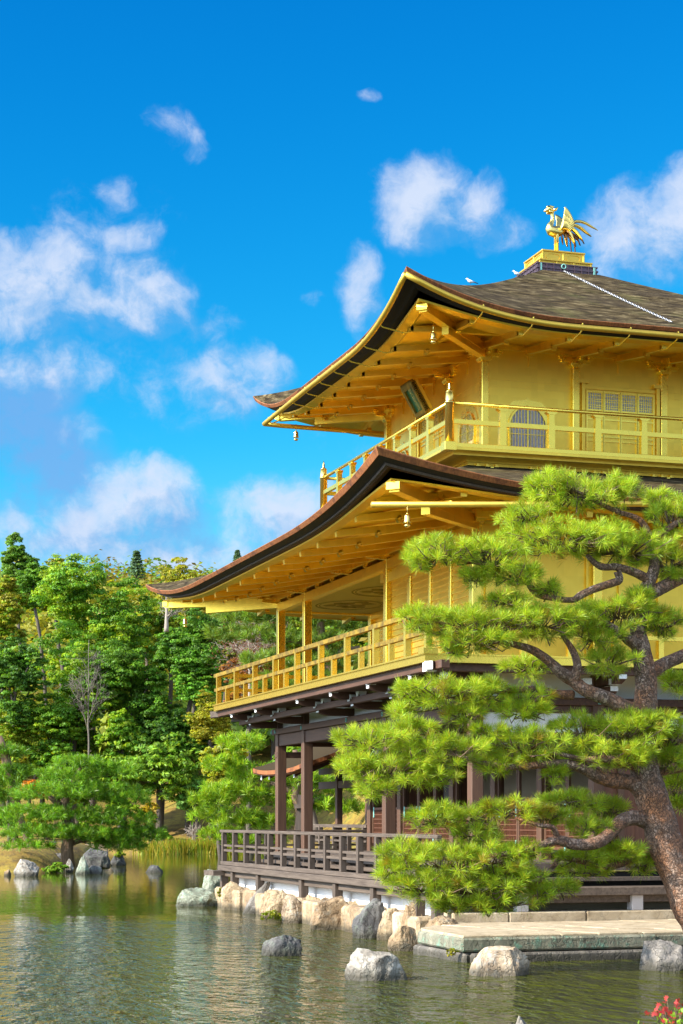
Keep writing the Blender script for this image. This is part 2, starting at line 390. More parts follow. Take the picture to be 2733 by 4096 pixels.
def leaf_mat(name, rough=.5, trans=.35, spec=.3):
    m, nt, p = mat(name); a = nt.n('ShaderNodeAttribute'); a.attribute_name = 'tint'
    nt.l(a.outputs[0], p.inputs['Base Color']); p.inputs['Roughness'].default_value = rough
    p.inputs['Specular IOR Level'].default_value = spec
    tr = nt.n('ShaderNodeBsdfTranslucent')
    nt.l(nt.mix(1.0, a.outputs[0], (1.25, 1.15, .45), 'MULTIPLY'), tr.inputs[0])
    mx = nt.n('ShaderNodeMixShader'); mx.inputs[0].default_value = trans
    nt.l(p.outputs[0], mx.inputs[1]); nt.l(tr.outputs[0], mx.inputs[2])
    nt.l(mx.outputs[0], m.node_tree.nodes['Material Output'].inputs[0]); return m
LEAF = leaf_mat('broad_leaves', .5, .45, .3); NEEDLE = leaf_mat('pine_needles', .42, .42, .4)
BARK = wood_mat('tree_bark', (.06, .045, .032), (.16, .125, .095), 2, .9, 6, .6)
PALEBARK = wood_mat('pale_twigs', (.28, .22, .17), (.50, .42, .34), 2, .9, 6, .3)

def pine_bark():
    m, nt, p = mat('red_pine_bark'); v = coords(nt)
    vo = nt.n('ShaderNodeTexVoronoi', feature='DISTANCE_TO_EDGE'); vo.inputs['Scale'].default_value = 24
    sc_ = nt.vm('MULTIPLY', nt.vm('ADD', v, nt.vm('MULTIPLY', nt.noise(v, 7, 4, .65, out=1), (.30, .30, .30))), (1, 1, .55))
    nt.l(sc_, vo.inputs['Vector'])
    vc = nt.n('ShaderNodeTexVoronoi'); vc.inputs['Scale'].default_value = 24; nt.l(sc_, vc.inputs['Vector'])
    cs = nt.n('ShaderNodeSeparateColor'); nt.l(vc.outputs['Color'], cs.inputs[0])
    plate = nt.ramp(cs.outputs[0], [(.0, (.22, .115, .065)), (.5, (.36, .21, .135)), (1.0, (.50, .345, .25))])
    red = nt.mix(nt.ramp(nt.noise(v, 2.0, 4, .6), [(.44, (0, 0, 0)), (.60, (.85, .85, .85))]), plate, (.44, .165, .055))
    e = nt.ramp(vo.outputs[0], [(.0, (.05, .05, .05)), (.15, (1, 1, 1))])
    c = nt.mix(e, (.065, .034, .02), red)
    c = nt.mix(nt.m('MULTIPLY', nt.noise(v, 14, 5, .7), .35), c, (.12, .08, .06))
    nt.l(c, p.inputs['Base Color']); p.inputs['Roughness'].default_value = .85
    bump(nt, p, nt.m('ADD', nt.m('MULTIPLY', e, .8), nt.m('MULTIPLY', nt.noise(v, 20, 4, .7), .4)), .8, .03); return m
PBARK = pine_bark()
BIRDW = plain('white_feathers', (.75, .75, .77), .7); BIRDB = plain('black_feathers', (.03, .03, .035), .5)

rng = np.random.default_rng(7); random.seed(7)
def cl(x, a=0., b=1.): return max(a, min(b, x))

# ------------------------------------------------------------------ ground, hill and pond (camera-independent heights in metres)
def smooth(a, b, x):
    t = np.clip((x-a)/(b-a), 0, 1); return t*t*(3-2*t)
def ground_h(X, Y):
    X = np.asarray(X, float); Y = np.asarray(Y, float)
    dx, dy = X-CX, Y-CY; u = dx*ct-dy*st; d = dx*st+dy*ct
    wob = 1.5*np.sin(u*.35+1.0)+.8*np.sin(u*.9+2.2)
    shore = 108 - 30*smooth(-4, 10, u)+wob
    h = -1.3+1.3*smooth(-3, 0.3, d-shore)
    k = np.clip(d-shore, 0, None)
    h = h+np.where(d > shore, .25*smooth(0, .8, k)+k*.185*smooth(0, 18, k)+.25*np.sin(u*.55)*smooth(2, 10, k), 0)
    h = np.minimum(h, 36)
    q = np.sqrt(((u+15.2)/6.6)**2+((d-80)/11.5)**2)+.05*np.sin(u*1.7)+.04*np.sin(d*1.1)
    h = np.maximum(h, -1.3+(1.3+.95)*smooth(1.18, .55, q))
    # bank the near pine stands on, right of the landing stone
    q2 = np.sqrt(((u-6.3)/1.6)**2+((d-25.6)/2.0)**2); h = np.maximum(h, -1.3+1.75*smooth(1.25, .7, q2))
    # shore under and behind the pavilion
    q3 = smooth(-4.6, -3.6, X)*smooth(-6.6, -5.6, Y)*(1-smooth(7.0, 8.5, Y)); h = np.maximum(h, -1.3+1.68*q3)
    q4 = smooth(9, 14, X); h = np.maximum(h, -1.3+1.9*q4)
    return h
def make_ground():
    nu, nd = 150, 260
    ds = np.geomspace(3, 900, nd); us = np.concatenate([np.linspace(-1, -.3, 20)[:-1], np.linspace(-.3, .3, 121), np.linspace(.3, 1, 20)[1:]])
    nu = len(us); D, U = np.meshgrid(ds, us, indexing='ij'); U = U*np.maximum(D, 14)
    X = CX+U*ct+D*st; Y = CY-U*st+D*ct; Z = ground_h(X, Y)
    nz = np.array([mnoise.fractal(Vector((x*.35, y*.35, 0)), 1, 2, 4) for x, y in zip(X.ravel(), Y.ravel())]).reshape(X.shape)
    Z = Z+nz*.10*np.clip(D/60, .3, 3)*(Z > -.6)
    idx = np.arange(nd*nu).reshape(nd, nu)
    q = np.stack([idx[:-1, :-1], idx[:-1, 1:], idx[1:, 1:], idx[1:, :-1]], -1).reshape(-1, 4)
    m, nt, p = mat('mossy_ground'); v = coords(nt)
    n = nt.noise(v, .55, 7, .65); n2 = nt.noise(v, 3.2, 7, .7)
    c = nt.ramp(n, [(.32, (.06, .036, .010)), (.44, (.22, .13, .016)), (.56, (.30, .21, .024)), (.70, (.16, .18, .018))])
    c = nt.mix(nt.ramp(n2, [(.45, (0, 0, 0)), (.7, (.8, .8, .8))]), c, (.07, .045, .018))
    nt.l(c, p.inputs['Base Color']); p.inputs['Roughness'].default_value = .95
    bump(nt, p, n2, .8, .12)
    o = raw_mesh('ground', np.stack([X, Y, Z], -1).reshape(-1, 3), q, m)
    o.data.polygons.foreach_set('use_smooth', [True]*len(o.data.polygons)); tag(o, kind='structure')
make_ground()
def gz(x, y): return float(ground_h(x, y))

def make_water():
    m, nt, p = mat('pond_water'); v = coords(nt)
    mp = nt.n('ShaderNodeMapping'); mp.inputs['Rotation'].default_value = (0, 0, TH); mp.inputs['Scale'].default_value = (1.0, .42, 1); nt.l(v, mp.inputs[0])
    n = nt.noise(mp.outputs[0], 6.5, 3, .55, .4); n2 = nt.noise(mp.outputs[0], 1.6, 2, .5, .3); n3 = nt.noise(v, .09, 3, .5)
    p.inputs['Base Color'].default_value = (.045, .050, .006, 1)
    p.inputs['Roughness'].default_value = .03; p.inputs['IOR'].default_value = 1.31
    # a breeze ruffles the near left of the pond; the far water lies calm
    wp = at(-350, 4100, 21); g_ = nt.vm('LENGTH', nt.vm('SUBTRACT', v, tuple(wp)), out=1)
    mrw = nt.n('ShaderNodeMapRange', interpolation_type='SMOOTHSTEP'); mrw.inputs[1].default_value = 21; mrw.inputs[2].default_value = 9; nt.l(nt.m('ADD', g_, nt.m('MULTIPLY', nt.m('SUBTRACT', n3, .5), 14)), mrw.inputs[0])
    wc = at(1366, 4100, 10); g2_ = nt.vm('LENGTH', nt.vm('SUBTRACT', v, tuple(wc)), out=1)
    mrd = nt.n('ShaderNodeMapRange', interpolation_type='SMOOTHSTEP'); mrd.inputs[1].default_value = 45; mrd.inputs[2].default_value = 12; nt.l(g2_, mrd.inputs[0])
    calm = nt.m('ADD', .06, nt.m('ADD', nt.m('MULTIPLY', mrw.outputs[0], 3.0), nt.m('MULTIPLY', mrd.outputs[0], .15)))
    h = nt.m('ADD', nt.m('MULTIPLY', n, .060), nt.m('MULTIPLY', n2, .09))
    b = nt.n('ShaderNodeBump'); b.inputs['Strength'].default_value = 1.0; b.inputs['Distance'].default_value = .9
    nt.l(nt.m('MULTIPLY', h, calm), b.inputs['Height']); nt.l(b.outputs[0], p.inputs['Normal'])
    b_ = MB(); b_.quad((-300, -120, 0), (300, -120, 0), (300, 320, 0), (-300, 320, 0))
    tag(b_.build('water', m), kind='structure')
make_water()

# ================================================================== THE GOLDEN PAVILION
# x runs north (right), y runs west (away); south face x=-4.18, east face y=-5.97
PV = empty('golden_pavilion', (0, 0, .38), 'three storey pavilion with two gold leaf upper floors above a dark timber ground floor', 'pavilion')
A2, B2, H3 = 4.18, 5.97, 2.727
YB = [-5.97, -3.78, -1.57, .66, 3.87, 5.97]; XB = [-4.18, -2.0, 0., 2.09, 4.18]
def part(mb, name, m, parent=None, **k): return mb.build(name, m, parent or PV, **k)

def rise2(x, y): return .57*cl((min(abs(x)+1.79, abs(y))-3.0)/5.54)**2.4
def rise3(x, y): return .64*cl((min(abs(x), abs(y))-1.8)/3.26)**2.4

def loop_pts(A, B, n=44):
    """points round a rectangle (unit params), denser towards the corners"""
    ts = [math.sin((i/n*2-1)*math.pi/2) for i in range(n)]
    out = []
    for t in ts: out.append((-1, -t))       # south side, from west to east
    for t in ts: out.append((t, -1))        # east side
    for t in ts: out.append((1, t))         # north
    for t in ts: out.append((-t, 1))        # west
    return out
def band(A, B, prof, zf, name, m, parent, smooth=False):
    """sweep a cross-section (offset inward, height function) round the eaves"""
    P = loop_pts(A, B); mb = MB(); n = len(P); rows = []
    for o, dz in prof:
        b = len(mb.v); rows.append(b)
        for a, c in P:
            x, y = a*(A-o), c*(B-o); mb.v.append((x, y, zf(x, y, o, dz)))
    for r0, r1 in zip(rows, rows[1:]):
        for i in range(n):
            j = (i+1) % n; mb.f.append((r0+i, r0+j, r1+j, r1+i))
    return part(mb, name, m, parent, smooth=smooth)
def roof_surface(A, B, ia, ib, zf, name, parent, nt_=26):
    P = loop_pts(A, B); n = len(P); V = []; UV = []; F = []
    ou = 0
    for k in range(nt_+1):
        t = k/nt_
        for a, c in P+[P[0]]:
            x = a*(A+(ia-A)*t); y = c*(B+(ib-B)*t); V.append((x, y, zf(x, y, t)))
    for i, (a, c) in enumerate(P+[P[0]]):
        UV.append((a*A+c*B*1.0)*(1 if abs(a) < 1 else 1))
    m1 = n+1
    for k in range(nt_):
        for i in range(n): F.append((k*m1+i, k*m1+i+1, (k+1)*m1+i+1, (k+1)*m1+i))
    me = bpy.data.meshes.new(name); me.from_pydata(V, [], F); uvl = me.uv_layers.new(name='UVMap')
    slope = math.hypot(A-ia, 2.0)
    for pl in me.polygons:
        side = pl.index % n // (n//4)
        for li in pl.loop_indices:
            vx = V[me.loops[li].vertex_index]; row = me.loops[li].vertex_index//m1
            along = vx[1] if side in (0, 2) else vx[0]
            uvl.data[li].uv = (along+side*31.7, row/nt_*slope)
    me.polygons.foreach_set('use_smooth', [True]*len(me.polygons)); me.update()
    me.materials.append(SHINGLE); o = bpy.data.objects.new(name, me); col.objects.link(o); hang(o, parent); return o

# ---------------------------------------------------------------- roofs
def eaves(A, B, ztop, rise, rmax, name, prof_r):
    top = lambda x, y, o, dz: ztop+rise(x, y)+dz*(1+.85*rise(x*A/(A-o), y*B/(B-o))/rmax)
    topc = lambda x, y, o, dz: ztop+rise(x*A/(A-o), y*B/(B-o))+dz*(1+.85*rise(x*A/(A-o), y*B/(B-o))/rmax)
    return topc
# lower roof
A, B = 6.75, 8.54
def z2roof(x, y, t): return 6.95+1.44*t**1.08+rise2(x, y)*(1-t)**.25
lower_roof = roof_surface(A, B, 3.25, 3.25, z2roof, 'lower_roof', PV)
f2 = eaves(A, B, 6.95, rise2, .57, 'lower', None)
band(A, B, [(0, .0), (-.006, -.010), (.040, -.068), (.055, -.068)], f2, 'bark_cut_edge', REDB, lower_roof)
band(A, B, [(.05, -.064), (.075, -.072), (.19, -.098), (.215, -.112)], f2, 'black_bark_edge', BLACKB, lower_roof)
band(A, B, [(.205, -.108), (.215, -.128), (.25, -.132)], f2, 'grey_eave_board', GREYB, lower_roof)
band(A, B, [(.25, -.128), (.255, -.14), (.34, -.142)], f2, 'brown_eave_board', BROWNB, lower_roof)
def s2(x, y, o, dz): return dz+rise2(x, y)*(1-.45*cl((.9-o)/.55)*cl(rise2(x, y)/.57))
band(A, B, [(.335, 6.815), (.345, 6.785), (.50, 6.765), (.56, 6.80), (1.3, 6.93), (1.65, 6.98), (2.75, 7.18)], s2, 'gilded_soffit', GOLD, lower_roof)
# upper roof
A3 = 5.06
def z3roof(x, y, t): return 10.66+2.22*t**1.03+rise3(x, y)*(1-t)**.12
upper_roof = roof_surface(A3, A3, .60, .60, z3roof, 'upper_roof', PV, 30)
f3 = eaves(A3, A3, 10.66, rise3, .64, 'upper', None)
band(A3, A3, [(0, .0), (-.006, -.010), (.035, -.062), (.05, -.062)], f3, 'bark_cut_edge', REDB, upper_roof)
band(A3, A3, [(.045, -.058), (.07, -.075), (.20, -.125), (.24, -.145), (.345, -.158)], f3, 'black_bark_edge', BLACKB, upper_roof)
band(A3, A3, [(.335, 10.515), (.345, 10.485), (.53, 10.465), (.60, 10.51), (1.3, 10.60), (1.7, 10.68), (2.5, 10.78)], lambda x, y, o, dz: dz+rise3(x, y)*(1-.35*cl((.9-o)/.55)*cl(rise3(x, y)/.64)), 'gilded_soffit', GOLD, upper_roof)

def rafter(side, s, A, B, rise, prm, parent):
    """a flying rafter over a base rafter with a scrolled end"""
    o0, z0, o1, z1, o2, z2, o3, z3, w, h = prm
    mb = MB()
    def P(o, z):
        x, y = {'s': (-(A-o), s), 'n': (A-o, s), 'e': (s, -(B-o)), 'w': (s, B-o)}[side]
        return Vector((x, y, z+rise(x, y)))
    mb.beam(P(o0, z0), P(o1, z1), w, h)
    mb.beam(P(o2, z2), P(o3, z3), w*1.05, h*1.1)
    # scroll at the base rafter's end
    for k in range(4):
        a = k*1.25; q = P(o2-.045+.03*math.cos(a), z2-.02+.035*math.sin(a)-.012*k)
        q2 = P(o2-.045+.03*math.cos(a+1.25), z2-.02+.035*math.sin(a+1.25)-.012*(k+1))
        mb.beam(q, q2, w*1.0, .022)
    part(mb, 'rafter', GOLD, parent)
P2 = (.50, 6.735, 1.7, 6.895, 1.28, 6.815, 2.75, 7.07, .105, .115)
for s in (-6.97, -5.96, -4.89, -3.82, -2.75, -1.67, -.61, .45, 1.55, 2.64, 3.7, 4.8, 5.88, 6.92): rafter('s', s, A, B, rise2, P2, lower_roof)
for i in range(10): rafter('e', -5.18+i*1.05, A, B, rise2, P2, lower_roof)
for i in range(7): rafter('w', -5.18+i*1.05, A, B, rise2, P2, lower_roof)
P3 = (.55, 10.455, 1.75, 10.615, 1.24, 10.51, 2.5, 10.69, .09, .105)
for i in range(9):
    s = -3.68+i*.92
    rafter('s', s, A3, A3, rise3, P3, upper_roof); rafter('e', s, A3, A3, rise3, P3, upper_roof); rafter('w', s, A3, A3, rise3, P3, upper_roof)
# corner (hip) rafters with pale cut ends
for sx_, sy_ in ((-1, -1), (-1, 1), (1, -1)):
    mb = MB()
    p0 = Vector((sx_*3.7, sy_*(3.7+1.79), 6.86+.03)); p1 = Vector((sx_*6.33, sy_*(6.33+1.79), 6.995+.02))
    mb.beam(p0, p1, .17, .17); mb.beam(p1-(p1-p0)*.02, p1+(p1-p0).normalized()*.06, .22, .11)
    mb.beam(Vector((sx_*4.0, sy_*5.8, 6.86)), Vector((sx_*5.55, sy_*7.34, 6.83)), .15, .16)
    part(mb, 'corner_rafter', GOLD, lower_roof)
    mb = MB(); p0 = Vector((sx_*2.5, sy_*2.5, 10.62)); p1 = Vector((sx_*4.60, sy_*4.60, 10.76))
    mb.beam(p0, p1, .15, .15); mb.beam(p1-(p1-p0)*.02, p1+(p1-p0).normalized()*.05, .2, .1)
    mb.beam(Vector((sx_*2.6, sy_*2.6, 10.52)), Vector((sx_*3.95, sy_*3.95, 10.58)), .13, .14)
    part(mb, 'corner_rafter', GOLD, upper_roof)

# upper roof gutter: follows the curve at the south-east corner, runs out straight at the south-west one
def gut(x, y, dz): return 10.66+rise3(x, y)+dz
gp = []
for i in range(40):
    y = -5.10+i*(10.22-1.1)/39
    z = gut(-5.06, y, -.15) if y < .8 else 10.51-.011*(y-.8)
    gp.append(Vector((-5.09, y, z)))
gp_e = [Vector((-5.09+i*.26, -5.09, gut(-5.09+i*.26, -5.06, -.15))) for i in range(39)]
gw = [gp[-1]]+[Vector((-5.05+.3*i, 4.04+.0*i, 10.47-.004*i)) for i in range(1, 14)]
mb = MB(); mb.tube(gp, .050, 10); mb.tube(gp_e, .050, 10); mb.tube(gw, .05, 10)
gutter = part(mb, 'gutter', GOLDA, smooth=True)
for s in [-3.68+i*.92 for i in range(9)]:
    for side in 'se':
        if side == 's' and s > 3.7: continue
        q = lambda o, z: Vector((-(A3-o), s, z)) if side == 's' else Vector((s, -(A3-o), z))
        g0 = min(gp, key=lambda p: abs(p.y-s)).z if side == 's' else gut(s, -5.06, -.15)
        rr = rise3(4.4, s); mb = MB()
        mb.tube([q(-.03, g0+.05), q(-.03, g0+.066), q(.02, g0+.066)], .014, 6)
        mb.tube([q(-.02, g0-.02), q(.05, g0-.06), q(.34, 10.40+rr), q(.42, 10.385+rr), q(.62, 10.42+rr)], .013, 6)
        mb.box(*(lambda c: (c.x-.045, c.x+.045, c.y-.045, c.y+.045, c.z-.045, c.z+.045))(q(.56, 10.46+rr)))
        part(mb, 'gutter_bracket', GOLDP, gutter)
# straight gutter on the east side of the lower roof
mb = MB(); mb.tube([(-6.86, -8.62, 6.63), (-2.5, -8.62, 6.86), (7.0, -8.62, 6.90)], .045, 10)
for i in range(6): mb.tube([(-5.6+2.1*i, -8.62, min(6.74+.1*i, 6.9)), (-5.6+2.1*i, -8.5, min(6.76+.1*i, 6.92)), (-5.6+2.1*i, -8.0, min(6.8+.1*i, 6.9))], .015, 6)
part(mb, 'gutter', GOLDA, smooth=True)

# roof crown: copper base and two gilded tiers with cusped panels
def at_c(x): return x-.12
mb = MB()
for h, z0, z1 in ((.64, 12.80, 12.90), (.66, 12.90, 12.935), (.635, 12.935, 12.99), (.655, 12.99, 13.01)): mb.box(-h-.12, h-.12, -h, h, z0, z1)
for k in range(9):
    for a in (-1, 1):
        t = -.6+k*.15; mb.box(t-.125, t-.115, a*.66-.008, a*.66+.008, 12.83, 13.0) if a < 0 else mb.box(-.66-.128, -.66-.112, t-.005, t+.005, 12.83, 13.0)
crown_base = part(mb, 'copper_roof_base', COPPER)
mb = MB()
for x, y in ((-.70, -.655), (.46, -.655)): mb.box(x-.022, x+.022, y-.012, y+.008, 12.85, 12.995)
part(mb, 'verdigris_strap', VERDI, crown_base)
mb = MB()
for h, z0, z1, n_ in ((.55, 13.01, 13.10, 3), (.44, 13.10, 13.32, 2)):
    mb.box(-h-.12, h-.12, -h, h, z0, z1); mb.box(-h-.15, h-.09, -h-.03, h+.03, z1-.02, z1+.012)
    for k in range(n_+1):
        t = -h+2*h*k/n_
        mb.box(t-.12-.02, t-.12+.02, -h-.02, -h, z0, z1-.02); mb.box(-h-.14, -h-.12, t-.02, t+.02, z0, z1-.02)
    for k in range(n_):      # cusped oval panels
        t = -h+2*h*(k+.5)/n_; zc_ = (z0+z1)/2-.01; ra, rb = h/n_*.72, (z1-z0)*.32
        for ax in (0, 1):
            po = [(t+ra*math.copysign(abs(math.cos(a))**.55, math.cos(a)), zc_+rb*math.copysign(abs(math.sin(a))**.8, math.sin(a))) for a in [i*math.pi/12 for i in range(24)]]
            pi_ = [(t+(p_[0]-t)*.88, zc_+(p_[1]-zc_)*.84) for p_ in po]
            mb.ring(po, pi_, (lambda a, b, d: (a-.12, -h-d, b)) if ax == 0 else (lambda a, b, d: (-h-.12-d, a, b)), 0, .012)
part(mb, 'gilded_roof_crown', GOLDA, bevel=.006)

# ---------------------------------------------------------------- third storey
mb = MB(); mb.box(-2.70, 2.70, -2.70, 2.70, 8.5, 10.95); wall3 = part(mb, 'upper_wall', GOLD)
for x in (-H3, -H3/3, H3/3, H3):
    for y in (-H3, -H3/3, H3/3, H3):
        if abs(x) < H3-.01 and abs(y) < H3-.01: continue
        if x > 2 and y > 2: continue
        mb = MB(); mb.box(x-.07, x+.07, y-.07, y+.07, 8.6, 10.40)
        c = part(mb, 'upper_column', GOLDP, bevel=.012)
        # bearing block and bracket arms
        mb = MB(); mb.prism([(-.12, .10), (-.12, .05), (-.075, 0), (.075, 0), (.12, .05), (.12, .10)], lambda a, b, t: (x+a, y+t, 10.40+b), -.11, .11)
        for s_, L in ((0, .30), (1, .30)):
            for sg in (-1, 1):
                ex, ey = (sg*L, 0) if s_ == 0 else (0, sg*L)
                mb.beam((x, y, 10.545), (x+ex, y+ey, 10.555), .07, .075)
                mb.box(x+ex-.06, x+ex+.06, y+ey-.06, y+ey+.06, 10.595, 10.655); mb.box(x+ex-.045, x+ex+.045, y+ey-.045, y+ey+.045, 10.565, 10.6)
        part(mb, 'bracket', GOLDP, c, bevel=.008)
# string beams and small struts between the columns
mb = MB()
for z0, z1, t in ((10.10, 10.115, .012), (9.98, 9.992, .008), (10.655, 10.72, .05), (8.62, 8.70, .03)):
    mb.box(-2.7, 2.7, -2.70-t, -2.70, z0, z1); mb.box(-2.70-t, -2.70, -2.7, 2.7, z0, z1)
for k in (-1.818, 0, 1.818):
    for ax in (0, 1):
        def bb(a0, a1, z0, z1, t):
            if ax == 0: mb.box(k+a0, k+a1, -2.70-t, -2.70, z0, z1)
            else: mb.box(-2.70-t, -2.70, k+a0, k+a1, z0, z1)
        bb(-.02, .02, 10.38, 10.60, .03); bb(-.09, .09, 10.60, 10.65, .05); bb(-.06, .06, 10.57, 10.60, .04)
part(mb, 'string_beam', GOLD)

def bell_outline(w, h, n=8):
    pr = [(1.0, 0), (1.0, .30), (1.03, .60), (1.02, .66), (.97, .735), (.93, .765), (.84, .83), (.70, .895), (.60, .935), (.54, .95), (.42, .955), (.22, .965), (.09, .98), (0, 1.02)]
    return [(a*w, b*h) for a, b in pr]+[(-a*w, b*h) for a, b in pr[-2::-1]]
def bell_window(mapf):
    po = bell_outline(.375, .93); big = bell_outline(.49, 1.07); pm = bell_outline(.345, .90)
    mb = MB(); mb.ring([(a, b-.0) for a, b in big], po, mapf, .0, .012); mb.ring(po, pm, mapf, .0, .045)
    fr = part(mb, 'bell_window', GOLDP)
    mb = MB(); mb.prism(pm, mapf, .004, .010); part(mb, 'window_paper', PAPER, fr)
    mb = MB()
    def hgt(a):
        for (a0, b0), (a1, b1) in zip(pm, pm[1:]):
            if a0 >= a >= a1 and b1 > .3: return b0+(b1-b0)*((a0-a)/max(1e-6, a0-a1))
        return .5
    def bar(a0, a1, b0, b1, t): mb.prism([(a0, b0), (a1, b0), (a1, b1), (a0, b1)], mapf, .010, t)
    for k in range(-5, 6):
        a = k*.0625; w_ = .026 if k == 0 else .010
        bar(a-w_/2, a+w_/2, 0, hgt(abs(a)+.004)-.004, .034 if k == 0 else .026)
    for b in (.012, .15, .40, .56): bar(-.34, .34, b, b+.012, .024)
    part(mb, 'lattice', GOLDP, fr)
def panel_doors(mapf):
    mb = MB()
    def bar(a0, a1, b0, b1, t, t0=.0): mb.prism([(a0, b0), (a1, b0), (a1, b1), (a0, b1)], mapf, t0, t)
    bar(-.80, -.74, 0, 1.42, .05); bar(.74, .80, 0, 1.42, .05); bar(-.74, .74, 1.33, 1.40, .03); bar(-.70, .70, 0, 1.33, .012)
    for a in (-.77, .77):
        bar(a-.10, a+.10, 1.42, 1.50, .09); bar(a-.035, a+.035, -.02, 1.42, .075, .05)
    d = part(mb, 'panel_door', GOLD, bevel=.004)
    for k in range(4):
        c = (-.525+.35*k); mb = MB()
        for e in (-1, 1): bar(c+e*.165-.014, c+e*.165+.014, .0, 1.31, .042, .012)
        for b in (.0, .36, .44, .76, .84, .93, 1.27): bar(c-.15, c+.15, b, b+.03, .034, .012)
        part(mb, 'door_leaf', GOLDP, d)
        mb = MB(); bar(c-.14, c+.14, .965, 1.265, .016, .012); part(mb, 'window_paper', PAPER, d)
        mb = MB()
        for j in range(7): bar(c-.135+.045*j-.006, c-.135+.045*j+.006, .965, 1.265, .027, .016)
        for b in (1.0, 1.04, 1.11, 1.15, 1.22): bar(c-.14, c+.14, b-.005, b+.005, .025, .016)
        part(mb, 'lattice', GOLDP, d)
me_ = lambda c: (lambda a, b, t: (c+a, -2.70-t, 8.72+b))
ms_ = lambda c: (lambda a, b, t: (-2.70-t, c-a, 8.72+b))
for c in (-1.86, 1.82): bell_window(me_(c)); bell_window(ms_(c))
panel_doors(me_(0.02)); panel_doors(ms_(0))

# balcony of the third storey: skirt, floor rim, railing
mb = MB(); mb.box(-3.25, 3.25, -3.25, 3.25, 8.15, 8.46); skirt = part(mb, 'balcony_skirt', GOLD)
mb = MB()
for t, z0, z1 in ((.03, 8.36, 8.385), (.05, 8.44, 8.47)):
    mb.box(-3.25-t, 3.25+t, -3.25-t, -3.25, z0, z1); mb.box(-3.25-t, -3.25, -3.25, 3.25, z0, z1)
part(mb, 'string_beam', GOLD, skirt)
for k in (-2.9, -1.86, -.6, .6, 1.86, 2.9):
    for ax in (0, 1):
        mb = MB(); mp_ = (lambda a, b, t: (k+a, -3.25-t, 8.22+b)) if ax == 0 else (lambda a, b, t: (-3.25-t, k+a, 8.22+b))
        def bar(a0, a1, b0, b1, t0, t): mb.prism([(a0, b0), (a1, b0), (a1, b1), (a0, b1)], mp_, t0, t)
        mb.prism([(-.05, 0), (.05, 0), (.06, .05), (.20, .07), (.22, .11), (-.22, .11), (-.20, .07), (-.06, .05)], mp_, 0, .07)
        for a in (-.18, 0, .18): bar(a-.045, a+.045, .11, .155, 0, .08); bar(a-.02, a+.02, .155, .20, 0, .06)
        bar(-.025, .025, .0, .05, .07, .13); bar(-.03, .03, .04, .1, .07, .3)
        part(mb, 'bracket', GOLDP, skirt)
mb = MB(); mb.box(-3.90, 3.90, -3.90, 3.90, 8.52, 8.565); mb.box(-3.70, 3.70, -3.70, 3.70, 8.47, 8.52)
floor3 = part(mb, 'upper_balcony', GOLD)
mb = MB()
R3 = 3.82
mb.box(-R3-.07, R3+.07, -R3-.07, -R3+.05, 8.565, 8.645); mb.box(-R3-.07, -R3+.05, -R3+.05, R3+.07, 8.565, 8.645); mb.box(-R3+.05, R3, R3-.05, R3+.07, 8.565, 8.645)
for x, y in ((-R3, -R3), (-R3, R3)): mb.box(x-.12, x+.10, y-.10, y+.12, 8.50, 8.655)
rail3 = part(mb, 'upper_railing', GOLDP, bevel=.006)
mb = MB(); mb.tube([(-R3, -R3, 9.35), (R3, -R3, 9.35)], .033, 10); mb.tube([(-R3, -R3, 9.35), (-R3, R3, 9.35)], .033, 10); mb.tube([(-R3, R3, 9.35), (R3, R3, 9.35)], .033, 10)
part(mb, 'top_rail', GOLDP, rail3, smooth=True)
mb = MB(); mb.box(-R3, R3, -R3-.035, -R3+.035, 8.985, 9.065); mb.box(-R3-.035, -R3+.035, -R3, R3, 8.985, 9.065); mb.box(-R3, R3, R3-.035, R3+.035, 8.985, 9.065)
part(mb, 'middle_rail', GOLDP, rail3)
def rpost(x, y, ax):
    mb = MB(); f = (lambda a, b, t: (x+a, y+t, 8.645+b)) if ax == 0 else (lambda a, b, t: (x+t, y+a, 8.645+b))
    mb.prism([(-.062, 0), (.062, 0), (.062, .42), (.055, .45), (.05, .58), (.06, .615), (-.06, .615), (-.05, .58), (-.055, .45), (-.062, .42)], f, -.05, .05)
    mb.prism([(-.10, .66), (-.105, .645), (-.05, .61), (.05, .61), (.105, .645), (.10, .66)], f, -.06, .06)
    part(mb, 'rail_post', GOLDP, rail3)
for k in (-2.82, -1.88, -.97, -.05, .87, 1.78, 2.7): rpost(k, -R3, 0); rpost(-R3, k, 1); rpost(k, R3, 0)
for x, y in ((-R3, -R3), (-R3, R3), (R3, -R3)):
    mb = MB(); mb.lathe((x, y, 8.56), [(.078, 0), (.078, .78), (.086, .785), (.086, .81), (.078, .815), (.076, .83), (.064, .98), (.07, .985), (.04, 1.0), (.022, 1.02), (.024, 1.06), (.014, 1.12), (.002, 1.16)], 18)
    part(mb, 'corner_post', GOLDB, rail3, smooth=True)

# ---------------------------------------------------------------- second storey
mb = MB()
mb.box(-1.97, 4.15, -5.94, 5.94, 4.62, 7.35); mb.box(-4.15, -1.97, -5.94, -1.60, 4.62, 7.35)
wall2 = part(mb, 'gilded_wall', GOLD)
for y in (-5.97, -1.57, 3.87, 5.97):
    mb = MB(); mb.box(A2*-1-.085, -A2+.085, y-.085, y+.085, 4.6, 6.88); part(mb, 'gilded_column', GOLDP, bevel=.01)
for x, y in ((-2.0, 5.97), (-2.0, 3.87), (-2.0, .66), (-2.0, -5.97), (0, -5.97), (2.09, -5.97), (4.18, -5.97), (0, 5.97)):
    mb = MB(); mb.box(x-.085, x+.085, y-.085, y+.085, 4.6, 6.88); part(mb, 'gilded_column', GOLDP, bevel=.01)
